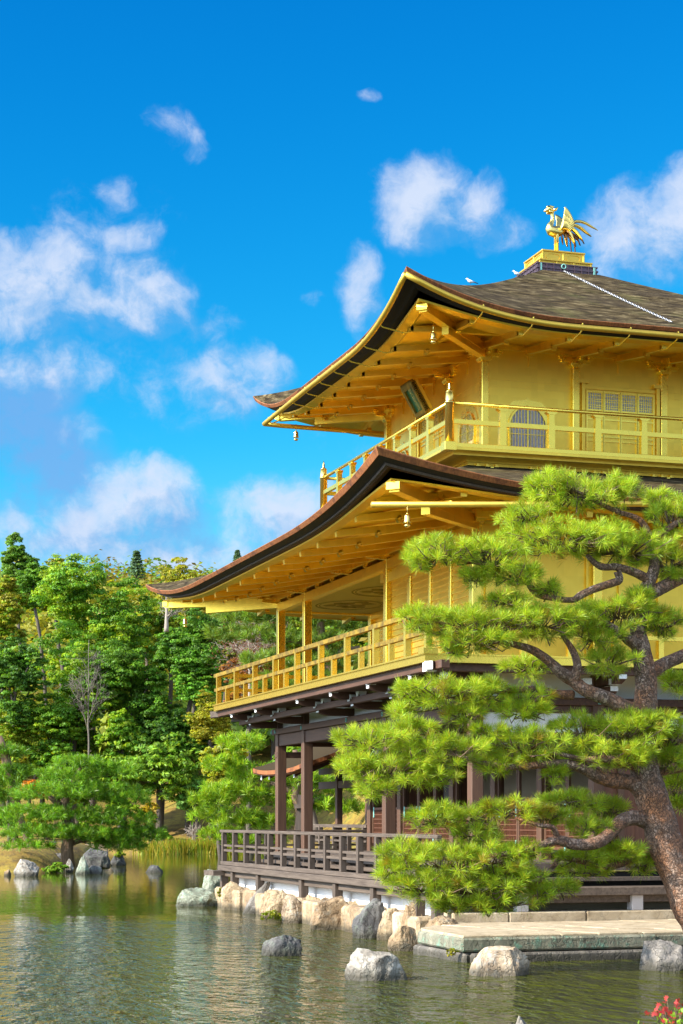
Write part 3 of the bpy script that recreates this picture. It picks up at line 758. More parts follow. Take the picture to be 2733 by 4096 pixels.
# mullions of the shuttered bay
for y, w_, t in ((-2.72, .085, .05), (-3.78, .05, .04), (-4.80, .05, .04)):
    mb = MB(); mb.box(-4.15-t, -4.15, y-w_, y+w_, 4.7, 6.42); part(mb, 'shutter_mullion', GOLDP, bevel=.006)
for y0, y1 in ((-5.86, -4.86), (-4.74, -3.84), (-3.72, -2.82), (-2.62, -1.68)):
    mb = MB(); z = 4.78
    while z < 6.40:
        mb.prism([(0, 0), (.022, .006), (.022, .014), (.006, .098), (0, .098)], lambda a, b, t: (-4.15-a, t, z+b), y0, y1); z += .105
    part(mb, 'board_shutter', GOLD)
mb = MB(); mb.box(-4.23, -4.15, -5.94, -1.55, 6.44, 6.60); mb.box(-4.23, -4.15, -5.94, -1.66, 4.62, 4.74)
mb.box(-4.26, -4.10, -1.62, -1.32, 6.45, 6.61)
mb.box(-4.15, 4.2, -6.02, -5.94, 6.44, 6.60); mb.box(-4.15, 4.2, -6.00, -5.94, 4.62, 4.72)
for x in (-3.98, -2.17, -1.57, -.84, -.2, .25): mb.box(x-.02, x+.02, -5.985, -5.94, 4.72, 6.44)
part(mb, 'wall_rail', GOLD)
# open veranda: lattice wall at its inner side, beams, painted ceiling
mb = MB()
for k in range(14): mb.box(-1.985, -1.97, 3.98+k*.14, 4.0+k*.14, 4.75, 6.4)
for k in range(18): mb.box(-1.99, -1.975, 3.95, 5.87, 4.75+k*.095, 4.762+k*.095)
part(mb, 'lattice_wall', GOLDP)
mb = MB()
mb.box(-4.26, -4.10, -1.50, 6.05, 6.68, 6.86); mb.box(-4.26, -4.10, -6.05, -1.66, 6.68, 6.86); mb.box(-4.10, 4.2, -6.05, -5.89, 6.68, 6.86)
mb.box(-4.10, 4.2, 5.89, 6.05, 6.66, 6.84); mb.box(-2.08, -1.94, -1.6, 5.89, 6.56, 6.70)
mb.box(-4.29, -4.07, -6.3, 6.3, 6.93, 7.08); mb.box(-4.07, 4.2, -6.08, -5.86, 6.93, 7.08); mb.box(-4.07, 4.2, 5.86, 6.08, 6.93, 7.08)
part(mb, 'eave_beam', GOLD, bevel=.008)
for y in (-5.97, -4.85, -3.78, -2.67, -1.57, -.45, .66, 1.73, 2.80, 3.87, 4.92, 5.97):
    mb = MB(); L = .26 if y in YB else .12
    mb.box(-4.31, -4.05, y-.05, y+.05, 6.86, 6.93); mb.box(-4.27, -4.09, y-L, y+L, 6.885, 6.928)
    if y in YB:
        mb.beam((-4.18, y, 6.90), (-4.62, y, 6.92), .09, .08); mb.box(-4.70, -4.54, y-.08, y+.08, 6.94, 7.0)
    part(mb, 'bracket', GOLDP)
mb = MB(); mb.box(-4.10, -1.97, -1.50, 5.89, 6.70, 6.73); ceil2 = part(mb, 'veranda_ceiling', CEIL)
for c_, rx_, ry_ in ((4.35, .75, .95), (1.75, .75, .95), (-.55, .65, .8)):
    mb = MB()
    for r0, r1 in ((1.0, .95), (.90, .87)):
        po = [(-3.05+rx_*r0*math.cos(a), c_+ry_*r0*math.sin(a)) for a in [i*math.pi/20 for i in range(40)]]
        pi_ = [(-3.05+rx_*r1*math.cos(a), c_+ry_*r1*math.sin(a)) for a in [i*math.pi/20 for i in range(40)]]
        mb.ring(po, pi_, lambda a, b, t: (a, b, 6.70-t), 0, .004)
    for k in range(9):
        a = k*2*math.pi/9; r = .25+.4*((k*37) % 10)/10
        pts = [(-3.05+rx_*r*math.cos(a)+.16*math.cos(b*1.05+k)*(1+.5*math.sin(b*3+k)), c_+ry_*r*math.sin(a)+.2*math.sin(b*1.05+k)) for b in range(6)]
        mb.prism(pts, lambda a, b, t: (a, b, 6.70-t), .001, .004)
    part(mb, 'ceiling_medallion', CEILP, ceil2)

# balcony of the second storey
AX, BY = 5.38, 6.99
mb = MB(); mb.box(-5.36, 5.36, -6.97, 6.97, 4.50, 4.60)
balc = part(mb, 'lower_balcony', GOLD)
mb = MB(); mb.box(-5.46, -5.36, -7.07, 7.10, 4.485, 4.60); mb.box(-5.36, 5.4, -7.07, -6.97, 4.485, 4.60); mb.box(-5.36, 5.4, 6.97, 7.07, 4.485, 4.60)
mb.box(-5.49, -5.33, -7.10, 7.1, 4.60, 4.625); mb.box(-5.33, 5.4, -7.10, -6.94, 4.60, 4.625)
mb.box(-5.50, -5.26, -7.12, -6.86, 4.61, 4.70)
part(mb, 'balcony_rim', GOLDP, balc)
mb = MB(); mb.box(-5.42, -5.415+.01, -7.0, 7.0, 4.6, 4.6005) if False else None
rb = MB(); rb.box(-AX-.045, -AX+.045, -7.25, 7.25, 5.26, 5.34); rb.box(-AX-.04, -AX+.04, -7.2, 7.22, 4.935, 5.005)
rail2 = part(rb, 'lower_balcony_railing', GOLDW)
rb = MB(); rb.box(-AX+.045, 5.38, -BY-.045, -BY+.045, 5.26, 5.34); rb.box(-AX+.04, 5.38, -BY-.04, -BY+.04, 4.935, 5.005)
rb.box(-AX+.045, 5.38, BY-.045, BY+.045, 5.26, 5.34); rb.box(-AX+.04, 5.38, BY-.04, BY+.04, 4.935, 5.005)
part(rb, 'side_rail', GOLDP, rail2)
def post2(x, y, short):
    mb = MB(); h = .05 if not short else .045
    mb.box(x-h, x+h, y-h, y+h, 4.625, 4.935 if short else 5.26); part(mb, 'rail_post', GOLDP, rail2)
for i in range(9):
    y = 6.93-1.618*i; post2(-AX, y if i else 6.95, False)
    if i < 8: post2(-AX, y-.81, True)
for i in range(1, 6):
    post2(-AX+1.62*i, -BY, False); post2(-AX+1.62*i-.81, -BY, True); post2(-AX+1.62*i, BY, False); post2(-AX+1.62*i-.81, BY, True)
post2(-AX, -BY, False)
# timber under the balcony: edge beam, joists, and bracket arms with white ends
mb = MB(); mb.box(-5.37, -5.22, -7.55, 7.75, 4.355, 4.485); mb.box(-5.22, 5.3, -6.98, -6.84, 4.355, 4.485); mb.box(-5.22, 5.3, 6.84, 6.98, 4.355, 4.485)
under2 = part(mb, 'balcony_beam', WOODY, bevel=.008)
mb = MB(); mb.box(-5.2, 5.2, -6.8, 6.8, 4.47, 4.50); part(mb, 'balcony_boards', WOODY, under2)
mb = MB(); mb.box(-4.95, -4.83, -6.75, 6.75, 4.15, 4.27); part(mb, 'balcony_purlin', WOODY, under2, bevel=.006)
def arm(y, x0, x1, zc_, h, w_=.14):
    """bracket arm with an upcurved nose"""
    mb = MB(); mb.prism([(x0, zc_+h/2), (x1, zc_+h/2), (x1, zc_-h*.1), (x1+.10, zc_-h*.38), (x1+.24, zc_-h/2), (x0, zc_-h/2)], lambda a, b, t: (a, y+t, b), -w_/2, w_/2)
    o = part(mb, 'bracket_arm', WOODX)
    mb = MB(); mb.box(x1-.006, x1, y-w_/2, y+w_/2, zc_-h*.1, zc_+h/2); part(mb, 'white_arm_end', WHITEP, o)
    return o
def block(x, y, z, s_=.10, h=.12):
    mb = MB(); mb.prism([(-s_, h), (-s_, h*.55), (-s_*.62, 0), (s_*.62, 0), (s_, h*.55), (s_, h)], lambda a, b, t: (x+t, y+a, z+b), -s_, s_)
    o = part(mb, 'bearing_block', WOODX)
    mb = MB(); mb.prism([(-s_*1.01, h), (-s_*1.01, h*.55), (-s_*.63, 0), (s_*.63, 0), (s_*1.01, h*.55), (s_*1.01, h)], lambda a, b, t: (x+t, y+a, z+b), -s_-.005, -s_)
    part(mb, 'white_arm_end', WHITEP, o)
    mb = MB(); mb.prism([(-s_*1.01, h), (-s_*1.01, h*.55), (-s_*.63, 0), (s_*.63, 0), (s_*1.01, h*.55), (s_*1.01, h)], lambda a, b, t: (x+a, y-s_-t, z+b), .001, .006)
    part(mb, 'white_arm_end', WHITEP, o)
for y in YB:
    arm(y, -4.1, -4.90, 4.13, .15); arm(y, -4.1, -5.32, 4.30, .14)
    block(-4.87, y, 4.20); block(-5.26, y, 4.345, .085, .10)
    for dy in (-.45, .45): block(-4.87, y+dy, 4.27, .075, .09)
for x in XB[1:]:
    mb = MB()
    mb.prism([(-5.9, 4.20), (-6.66, 4.20), (-6.66, 4.12), (-6.5, 4.06), (-5.9, 4.06)], lambda a, b, t: (x+t, a, b), -.07, .07)
    mb.prism([(-5.9, 4.37), (-6.98, 4.37), (-6.98, 4.30), (-6.8, 4.23), (-5.9, 4.23)], lambda a, b, t: (x+t, a, b), -.07, .07)
    o = part(mb, 'bracket_arm', WOODX)
    mb = MB(); mb.box(x-.07, x+.07, -6.668, -6.662, 4.12, 4.20); mb.box(x-.07, x+.07, -6.988, -6.982, 4.30, 4.37)
    for dx in (-.5, 0, .5): mb.box(x+dx-.08, x+dx+.08, -6.70, -6.62, 4.22, 4.32)
    part(mb, 'white_arm_end', WHITEP, o)
# diagonal arms at the two visible corners
for sy_ in (1, -1):
    for L, z in ((.95, 4.13), (1.35, 4.30), (1.9, 4.415)):
        mb = MB(); p0 = Vector((-4.1, sy_*5.9, z)); p1 = p0+Vector((-.72*L, sy_*.72*L, 0)); mb.beam(p0, p1, .14, .13)
        o = part(mb, 'bracket_arm', WOODY if sy_ < 0 else GREYY)
        mb = MB(); mb.beam(p1, p1+(p1-p0).normalized()*.006, .14, .13)
        if sy_ < 0: part(mb, 'white_arm_end', WHITEP, o)
mb = MB(); mb.box(-5.47, -5.30, -7.16, -6.99, 4.33, 4.475); part(mb, 'white_arm_end', WHITEP, under2)

# ---------------------------------------------------------------- ground storey
def gcol(x, y, m=WOODZ, z0=1.24, z1=4.45, w_=.105):
    mb = MB(); mb.box(x-w_, x+w_, y-w_, y+w_, z0, z1); return part(mb, 'timber_column', m, bevel=.012)
for y in (-5.97, -1.57, 3.87, 5.97): gcol(-4.18, y)
for y in YB: gcol(-2.0, y)
for x in (0., 2.09, 4.18): gcol(x, -5.97); gcol(x, 5.97)
mb = MB(); mb.box(-4.31, -4.05, -6.30, 6.30, 3.91, 4.04); mb.box(-4.05, 4.2, -6.10, -5.86, 3.91, 4.04); mb.box(-4.05, 4.2, 5.86, 6.1, 3.91, 4.04)
b1 = part(mb, 'head_beam', WOODY, bevel=.01)
mb = MB(); mb.box(-4.25, -4.11, -6.02, 6.02, 3.65, 3.91); mb.box(-4.11, 4.2, -6.03, -5.91, 3.78, 3.91); mb.box(-4.11, 4.2, 5.91, 6.03, 3.65, 3.91)
part(mb, 'lintel_beam', WOODY, bevel=.01)
mb = MB(); mb.box(-4.16, -4.12, -5.9, 5.9, 4.04, 4.50); mb.box(-4.10, 4.15, -5.96, -5.92, 4.04, 4.50); part(mb, 'plaster_frieze', PLASTER)
mb = MB(); mb.box(-4.3, -3.5, 5.88, 6.06, 3.39, 3.52); mb.box(-4.3, -4.04, 5.80, 6.28, 3.385, 3.525) if False else None
part(mb, 'tie_beam', WOODX, bevel=.006)
mb = MB()
def stud(x, y, z, ax, r=.045):
    for k in range(6):
        a = k*math.pi/3
        f = (lambda p, q, t: (x-t, y+p, z+q)) if ax == 0 else (lambda p, q, t: (x+p, y-t, z+q))
        mb.prism([(r*.55*math.cos(a)+r*.45*math.cos(b), r*.55*math.sin(a)+r*.45*math.sin(b)) for b in [i*math.pi/4 for i in range(8)]], f, 0, .01)
for y in YB+[6.28, -6.28]: stud(-4.312, y, 3.975, 0)
stud(-4.18, 5.878, 3.455, 1, .05)
for x in (-4.18, -2.0, 0, 2.09): stud(x, -6.105, 3.975, 1); stud(x, -6.105, 3.40, 1)
part(mb, 'verdigris_stud', VERDI)
# east face: white plaster panels over a tie beam, plank doors
mb = MB(); mb.box(-4.08, -2.10, -5.99, -5.95, 3.46, 3.78); mb.box(-1.9, -.10, -5.99, -5.95, 3.46, 3.78); mb.box(.1, 2.0, -5.99, -5.95, 3.46, 3.78)
part(mb, 'plaster_panel', PLASTER)
mb = MB(); mb.box(-4.3, 4.2, -6.06, -5.88, 3.33, 3.455); part(mb, 'tie_beam', WOODX, bevel=.006)
for x0, x1 in ((-1.90, -1.62), (-1.50, -.80), (-.75, -.1), (.1, 1.0), (1.05, 2.0), (2.2, 4.08)):
    mb = MB(); mb.box(x0, x1, -5.97, -5.90, 1.28, 3.33)
    for k in range(1, int((x1-x0)/.22)+1): mb.box(x0+k*.22-.006, x0+k*.22+.006, -5.976, -5.97, 1.3, 3.3)
    part(mb, 'plank_door', DOORW)
mb = MB(); mb.box(-1.62, -1.50, -6.02, -5.90, 1.28, 3.33); part(mb, 'door_jamb', WOODZ)
mb = MB(); mb.box(-.98, -.94, -6.01, -5.97, 1.50, 1.85); mb.tube([(-.96, -6.0, 1.5), (-.90, -6.02, 1.42)], .03, 6); part(mb, 'verdigris_door_fitting', VERDI)
# inner wall: half-height lattice shutters, dark openings, tan panels deep inside
for y0, y1 in zip(YB, YB[1:]):
    n_ = 2 if y1-y0 < 2.5 else 3; w_ = (y1-y0-.21)/n_
    for k in range(n_):
        a0 = y0+.105+k*w_; a1 = a0+w_
        mb = MB(); mb.box(-2.04, -1.99, a0+.01, a0+.07, 1.46, 3.2); mb.box(-2.04, -1.99, a1-.07, a1-.01, 1.46, 3.2)
        jam = part(mb, 'door_jamb', WOODZ)
        mb = MB(); mb.box(-2.03, -2.0, a0+.07, a1-.07, 1.47, 1.52); mb.box(-2.03, -2.0, a0+.07, a1-.07, 2.22, 2.27); mb.box(-2.005, -1.985, a0+.07, a1-.07, 1.52, 2.22)
        z = 1.60
        while z < 2.2: mb.box(-2.03, -2.005, a0+.07, a1-.07, z, z+.018); z += .10
        y = a0+.12
        while y < a1-.08: mb.box(-2.026, -2.005, y, y+.014, 1.52, 2.22); y += .06
        sh = part(mb, 'lattice_shutter', DOORW)
        mb = MB(); mb.box(-2.04, -2.03, a0+.06, a0+.12, 2.05, 2.28); mb.box(-2.04, -2.03, a1-.12, a1-.06, 2.05, 2.28); mb.box(-2.04, -2.03, a0+.06, a0+.12, 1.46, 1.62)
        part(mb, 'verdigris_hinge', VERDI, sh)
mb = MB(); mb.box(-2.06, -1.92, -5.9, 5.9, 3.2, 3.42); part(mb, 'lintel_beam', WOODY)
mb = MB(); mb.box(-2.02, -1.96, -5.87, 5.87, 3.42, 3.72); part(mb, 'plaster_panel', PLASTER)
mb = MB(); mb.box(.6, .66, -5.85, 5.85, 1.29, 3.4)
for k in range(9): mb.box(.57, .6, -5.6+k*1.3, -5.5+k*1.3, 1.29, 3.4)
part(mb, 'sliding_panel', TAN)
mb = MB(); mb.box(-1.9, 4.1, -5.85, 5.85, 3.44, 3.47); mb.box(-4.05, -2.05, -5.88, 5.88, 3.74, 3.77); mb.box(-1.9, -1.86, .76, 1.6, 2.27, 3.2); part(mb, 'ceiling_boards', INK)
mb = MB(); mb.box(4.1, 4.16, -5.9, 5.9, 1.29, 3.9); mb.box(-1.9, 4.1, 5.90, 5.96, 1.29, 3.5); part(mb, 'back_wall', DOORW)
# floors and decks
mb = MB(); mb.box(-4.36, 4.4, -6.15, 6.15, 1.17, 1.285); mb.box(-4.42, -4.36, -6.2, 6.2, 1.16, 1.29); mb.box(-4.42, 4.4, -6.26, -6.15, 1.15, 1.28); vf = part(mb, 'veranda_floor', GREYY)
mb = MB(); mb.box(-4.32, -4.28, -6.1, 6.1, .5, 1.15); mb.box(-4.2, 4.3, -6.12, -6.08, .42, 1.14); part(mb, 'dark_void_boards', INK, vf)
mb = MB(); mb.box(-4.52, -4.34, -6.2, 6.4, 1.03, 1.10); mb.box(-4.30, 4.3, -6.50, -6.18, .99, 1.05)
y = -5.6
while y < 6.2: mb.box(-4.44, -4.36, y, y+.06, .955, 1.16); y += .98
part(mb, 'step_board', GREYY)
mb = MB(); mb.box(-5.22, -4.34, -6.98, 7.15, .895, .95)
for k in range(5): mb.box(-5.20+.17*k, -5.06+.17*k, -6.9, 7.1, .95, .962)
mb.box(-4.34, 4.6, -7.05, -6.2, .86, .905); mb.box(-4.34, -1.6, 6.2, 7.15, .895, .95)
deck = part(mb, 'lower_deck', GREYY)
mb = MB(); mb.box(-5.33, -5.22, -7.13, 7.22, .83, .955); mb.box(-5.22, -5.08, -7.10, 7.2, .70, .83); mb.box(-5.22, 4.6, -7.14, -7.05, .78, .91); mb.box(-5.08, 4.6, -7.0, -6.9, .66, .78); mb.box(-5.22, -1.6, 7.12, 7.22, .80, .95)
part(mb, 'deck_edge_beam', GREYY, deck, bevel=.008)
mb = MB(); mb.box(-5.28, -5.14, -7.18, 7.20, .962, 1.045); mb.box(-5.14, -1.7, 7.05, 7.19, .962, 1.045); part(mb, 'deck_sill', GREYY, deck, bevel=.006)
mb = MB(); mb.box(-5.5, -5.08, 6.98, 7.10, .72, .83); mb.box(-5.34, -5.26, 6.9, 7.7, .70, .82) if False else None
mb.beam((-5.2, 7.1, .765), (-5.5, 7.72, .765), .12, .12); part(mb, 'beam_end', GREYX, deck)
rb = MB(); rb.box(-5.255, -5.165, -7.05, 7.38, 1.70, 1.765); rb.box(-5.165, -1.7, 7.08, 7.16, 1.70, 1.76)
railD = part(rb, 'deck_railing', GREYY, bevel=.01)
rb = MB(); rb.box(-5.235, -5.185, -6.98, 7.1, 1.27, 1.32); rb.box(-5.235, -5.185, -6.98, 7.1, 1.385, 1.43); rb.box(-5.185, -1.7, 7.1, 7.15, 1.27, 1.32); rb.box(-5.185, -1.7, 7.1, 7.15, 1.385, 1.43)
part(rb, 'middle_rail', GREYY, railD)
for i in range(15):
    y = 7.12-1.01*i; mb = MB(); mb.box(-5.265, -5.155, y-.055, y+.055, 1.045, 1.70); part(mb, 'rail_post', GREYZ, railD, bevel=.006)
for i in range(3):
    mb = MB(); x = -4.2+1.0*i; mb.box(x-.05, x+.05, 7.07, 7.17, 1.045, 1.70); part(mb, 'rail_post', GREYZ, railD, bevel=.006)
for y in (7.12, 6.13, 3.92, .6, -1.65, -3.87, -6.10, -6.95):
    mb = MB(); mb.box(-5.29, -5.13, y-.085, y+.085, .25, .83); part(mb, 'deck_post', GREYZ, deck, bevel=.008)
for x in (-3.8, -1.78, .3, 2.4):
    mb = MB(); mb.box(x-.10, x+.10, -7.08, -6.88, .53, .78); part(mb, 'deck_post', plain('pale_post', (.48, .44, .42), .8, .2), deck, bevel=.008)
mb = MB(); mb.box(-4.95, -4.80, -6.55, 7.3, .40, .86); part(mb, 'plaster_base', PLASTER)
y = -6.6; k = 0
while y < 7.0:
    w_ = (.9, 1.25, .7, 1.05, .85)[k % 5]; mb = MB(); mb.box(-5.42+.05*(k % 3), -4.82, y+.01, y+w_-.01, -.6, .44+.03*(k % 2)); part(mb, 'foundation_stone', (RK_TAN, RK_WARM, RK_TAN, RK_OR)[k % 4], bevel=.05); y += w_; k += 1
mb = MB(); mb.box(-4.80, 5, -6.50, -6.42, .2, .86); part(mb, 'dark_base', plain('base_clay', (.20, .17, .11), .9, .2))
mb = MB()
x = -5.0
for w_ in (.95, 1.35, 1.6, 1.5, 1.7, 1.4, 1.6): mb.box(x+.006, x+w_-.006, -7.10, -6.5, .30, .53); x += w_
part(mb, 'kerb_stone', RK_SLAB, bevel=.02)
mb = MB(); mb.box(-4.8, 6, -6.5, 7.2, -.9, .50); part(mb, 'stone_plinth', RK_GREY)

# ================================================================== things on and round the pavilion
# golden phoenix on the roof crown: faces south (left in the photo)
PH0 = Vector((-.10, -.06, 13.33))
PHX = empty('phoenix_statue', PH0, 'golden phoenix statue with raised wings and a sweeping tail, standing on the roof crown', 'statue')
def ph(a, b, z): return PH0+Vector((a, b, z+(.11 if z > .13 else 0)))    # a: towards the tail (+x), b: sideways (west +)
mb = MB()
# trunk, neck and head as one tapering body
chain_ = [(.20, .47, .03), (.13, .44, .075), (.05, .405, .105), (-.04, .395, .118), (-.105, .415, .115), (-.14, .46, .10), (-.135, .515, .070), (-.105, .565, .050), (-.085, .62, .040), (-.082, .68, .036), (-.092, .74, .037), (-.105, .785, .046), (-.135, .825, .070), (-.17, .83, .074), (-.205, .815, .055), (-.235, .80, .030), (-.275, .782, .010)]
mb.tube([ph(a, 0, z) for a, z, r in chain_], [r for *_, r in chain_], 14)
for k in range(7):    # comb and cheek feathers
    a = -.085-.02*k; mb.tube([ph(a, 0, .885-.004*abs(k-3)), ph(a+.02, 0, .91-.004*abs(k-3)), ph(a+.04, 0, .90)], [.016, .013, .004], 6)
for sg in (-1, 1):
    mb.tube([ph(-.09, sg*.045, .81), ph(-.04, sg*.07, .825), ph(.005, sg*.075, .865)], [.03, .030, .004], 8)
    for k in range(4): mb.tube([ph(-.11-.02*k, sg*.055, .79), ph(-.10-.02*k, sg*.06, .765), ph(-.085-.02*k, sg*.05, .75)], [.018, .016, .006], 6)
    mb.lathe(ph(-.185, sg*.062, .835), [(.004, -.012), (.013, 0), (.004, .012)], 8)
mb.tube([ph(-.20, 0, .775), ph(-.20, 0, .745), ph(-.19, 0, .725)], [.02, .022, .006], 8)
mb.build('body', GOLDB, PHX, smooth=True)
for sg in (-1, 1):
    mb = MB(); mb.tube([ph(-.02, sg*.05, .37), ph(.0, sg*.05, .30), ph(.0, sg*.05, .02)], [.05, .030, .024], 10)
    for t in (-.9, 0, .9): mb.tube([ph(.0, sg*.05, .03), ph(-.07*math.cos(t), sg*.05+.06*math.sin(t), .012)], [.02, .008], 6)
    mb.build('leg', GOLDB, PHX, smooth=True)
mb = MB(); mb.lathe(PH0, [(.17, -.01), (.165, .012), (.11, .03), (.09, .035)], 20); mb.build('foot_plate', GOLDB, PHX, smooth=True)
for sg in (-1, 1):     # wings: overlapping feathers rising from the shoulder to one tall point
    mb = MB()
    for row, (n_, w_) in enumerate(((13, .022), (10, .022), (8, .024))):
        for k in range(n_):
            f = k/(n_-1); root = ph(-.02+.20*f, sg*(.095+.012*row), .40+.03*math.sin(f*3))
            L = (.44, .31, .19)[row]*(1-.55*f**1.2); lean = .02+.06*f
            pts = [root+Vector((.05+lean*t*1.2+.05*(1-f)*math.sin(t*2.6), sg*.20*t*L*1.6, L*t)) for t in (0, .3, .6, .85, 1)]
            mb.tube(pts, [w_*.7, w_, w_, w_*.7, .003], 6)
    mb.build('wing', GOLDB, PHX, smooth=True)
for k in range(13):     # broad tail feathers arching back in a fan, each curling down to its tip
    f = k/12; b = ((k*5) % 7-3)*.020
    ex, ez = np.interp(f, [0, .12, .28, .45, .62, .8, 1], [.84, .79, .71, .60, .48, .37, .27]), np.interp(f, [0, .12, .28, .45, .62, .8, 1], [.42, .36, .30, .25, .20, .17, .16])
    c1 = (.385-.17*f, .80-.36*f); pts = []
    for t in (0, .12, .25, .4, .55, .7, .85, .94, 1.0):
        x = .17*(1-t)**2+2*c1[0]*t*(1-t)+ex*t*t; z = .45*(1-t)**2+2*c1[1]*t*(1-t)+ez*t*t+.05*max(0, t-.85)*(1-f)*4
        pts.append(ph(x, b*(1+1.8*t), max(z, .135)))
    mb = MB(); mb.tube(pts, [.020, .026, .030, .031, .030, .028, .022, .014, .004], 8); mb.build('tail_feather', GOLDB, PHX, smooth=True)
for k in range(10):
    x = .08+.045*k; b = ((k*3) % 5-2)*.03
    mb = MB(); mb.tube([ph(.10+.02*k, b, .40+.004*k), ph(x+.01+.008*k, b, .28), ph(x+.02+.012*k, b, .17-.010*min(k, 5)+.022*max(0, k-5))], [.012, .017, .011], 6)
    mb.build('tail_plume', DARKG, PHX, smooth=True)

# wind bells under the eave corners
def bell_thing(p, label):
    t = empty('wind_bell', p, label, 'bell', 'gilded wind bells under the eave corners')
    p = Vector(p); mb = MB(); mb.tube([p+Vector((0, 0, .16)), p], .008, 6); mb.lathe(p+Vector((0, 0, -.01)), [(.014, 0), (.02, .015), (.009, .03)], 8); mb.build('hook', GOLDB, t, smooth=True)
    mb = MB(); mb.lathe(p, [(.014, 0), (.038, -.008), (.048, -.028), (.050, -.092), (.056, -.118), (.064, -.132), (.05, -.132), (.044, -.10)], 16); mb.build('bell_body', GOLDB, t, smooth=True)
    mb = MB(); mb.tube([p+Vector((0, 0, -.10)), p+Vector((0, 0, -.16))], .005, 6)
    mb.lathe(p+Vector((0, 0, -.172)), [(.003, -.036), (.036, -.025), (.052, 0), (.036, .012), (.003, .016)], 12); mb.build('clapper', GOLDB, t, smooth=True)
    return t
def copy_tree(o, loc, label):
    c = o.copy(); col.objects.link(c); c.location = loc; c['label'] = label
    for ch in list(o.children):
        d = ch.copy(); col.objects.link(d); d.parent = c
    return c
b0 = bell_thing((-4.30, -4.30, 10.44), 'gold wind bell under the near corner of the top roof, nearest the plaque')
copy_tree(b0, Vector((-4.30, 4.30, 10.42)), 'gold wind bell seen against the sky under the far left corner of the top roof')
copy_tree(b0, Vector((-6.01, -7.80, 6.66)), 'gold wind bell under the near corner of the lower roof, just above the pine')
copy_tree(b0, Vector((-5.98, 7.77, 6.66)), 'gold wind bell seen against the trees at the far left tip of the lower roof')

# name plaque hung under the upper eave on the south side
PQ = empty('name_plaque', (-3.2, -.55, 9.98), 'tilted green plaque in a gold frame hanging under the eave of the top storey', 'plaque')
pc = Vector((-3.28, -.55, 10.14)); tl = Vector((-.50, 0, .866)); nn = Vector((-.866, 0, -.5))
def pm_(a, b, t): return pc+Vector((0, -1, 0))*a*.80+tl*b*.80+nn*t
mb = MB(); mb.prism([(-.30, -.34), (.30, -.34), (.30, .34), (-.30, .34)], pm_, -.05, .02); mb.build('board', GREENP, PQ)
mb = MB(); mb.ring([(-.36, -.38), (.36, -.38), (.36, .40), (-.36, .40)], [(-.25, -.29), (.25, -.29), (.25, .29), (-.25, .29)], pm_, -.05, .06)
for k in range(16):
    a = -.36+.045*k
    mb.prism([(a, .40), (a+.045, .40), (a+.022, .47)], pm_, -.02, .05); mb.prism([(a, -.38), (a+.045, -.38), (a+.022, -.43)], pm_, -.02, .05)
    b = -.38+.05*k; mb.prism([(.36, b), (.36, b+.05), (.41, b+.025)], pm_, -.02, .05); mb.prism([(-.36, b), (-.36, b+.05), (-.41, b+.025)], pm_, -.02, .05)
mb.prism([(-.12, -.55), (.12, -.55), (.16, -.42), (-.16, -.42)], pm_, -.02, .05)
mb.build('frame', GOLDW, PQ)
mb = MB(); mb.prism([(-.34, -.38), (.34, -.38), (.34, .42), (-.34, .42)], pm_, -.12, -.052); mb.build('backing', GOLD, PQ)
try:
    for i, chs in enumerate('\u7a76\u7adf\u9802'):
        cu = bpy.data.curves.new('lettering', 'FONT'); cu.body = chs; cu.size = .20; cu.align_x = 'CENTER'; cu.align_y = 'CENTER'; cu.extrude = .003
        to = bpy.data.objects.new('lettering', cu); col.objects.link(to)
        bpy.context.view_layer.update()
        me = bpy.data.meshes.new_from_object(to.evaluated_get(bpy.context.evaluated_depsgraph_get())); bpy.data.objects.remove(to)
        for v_ in me.vertices: v_.co = pm_(v_.co.x, v_.co.y+.19-.19*i, .024+v_.co.z)
        me.materials.clear(); me.materials.append(GOLDB); lo = bpy.data.objects.new('lettering', me); col.objects.link(lo); hang(lo, PQ)
except Exception as ex: print('lettering', ex)

# lightning/fire chain lying down the roof from the crown
CHN = empty('roof_chain', (-.2, -.7, 12.95), 'steel link chain lying down the bark roof from the copper crown', 'chain')
def roofz(x, y):
    r = max(abs(x), abs(y)); return z3roof(x, y, cl((A3-r)/(A3-.6)))
NL = 74; mb = MB()
for i in range(NL):
    f = i/(NL-1); x = -.22+.30*f; y = -.70-3.95*f; z = roofz(x, y)+.03
    d = Vector((.07, -.94, -.46)).normalized(); s_ = Vector((1, 0, 0)) if i % 2 else d.cross(Vector((1, 0, 0))).normalized()
    c = Vector((x, y, z)); pts = [c+d*.034*math.cos(a)+s_*.017*math.sin(a) for a in [k*math.pi/4 for k in range(9)]]
    mb.tube(pts, .006, 6, cap=False)
mb.build('links', STEEL, CHN, smooth=True)
mb = MB(); mb.tube([Vector((-.22, -.69, 12.95))+Vector((.045*math.cos(a), 0, .045*math.sin(a))) for a in [k*math.pi/6 for k in range(13)]], .010, 8, cap=False); mb.build('ring', VERDI, CHN, smooth=True)

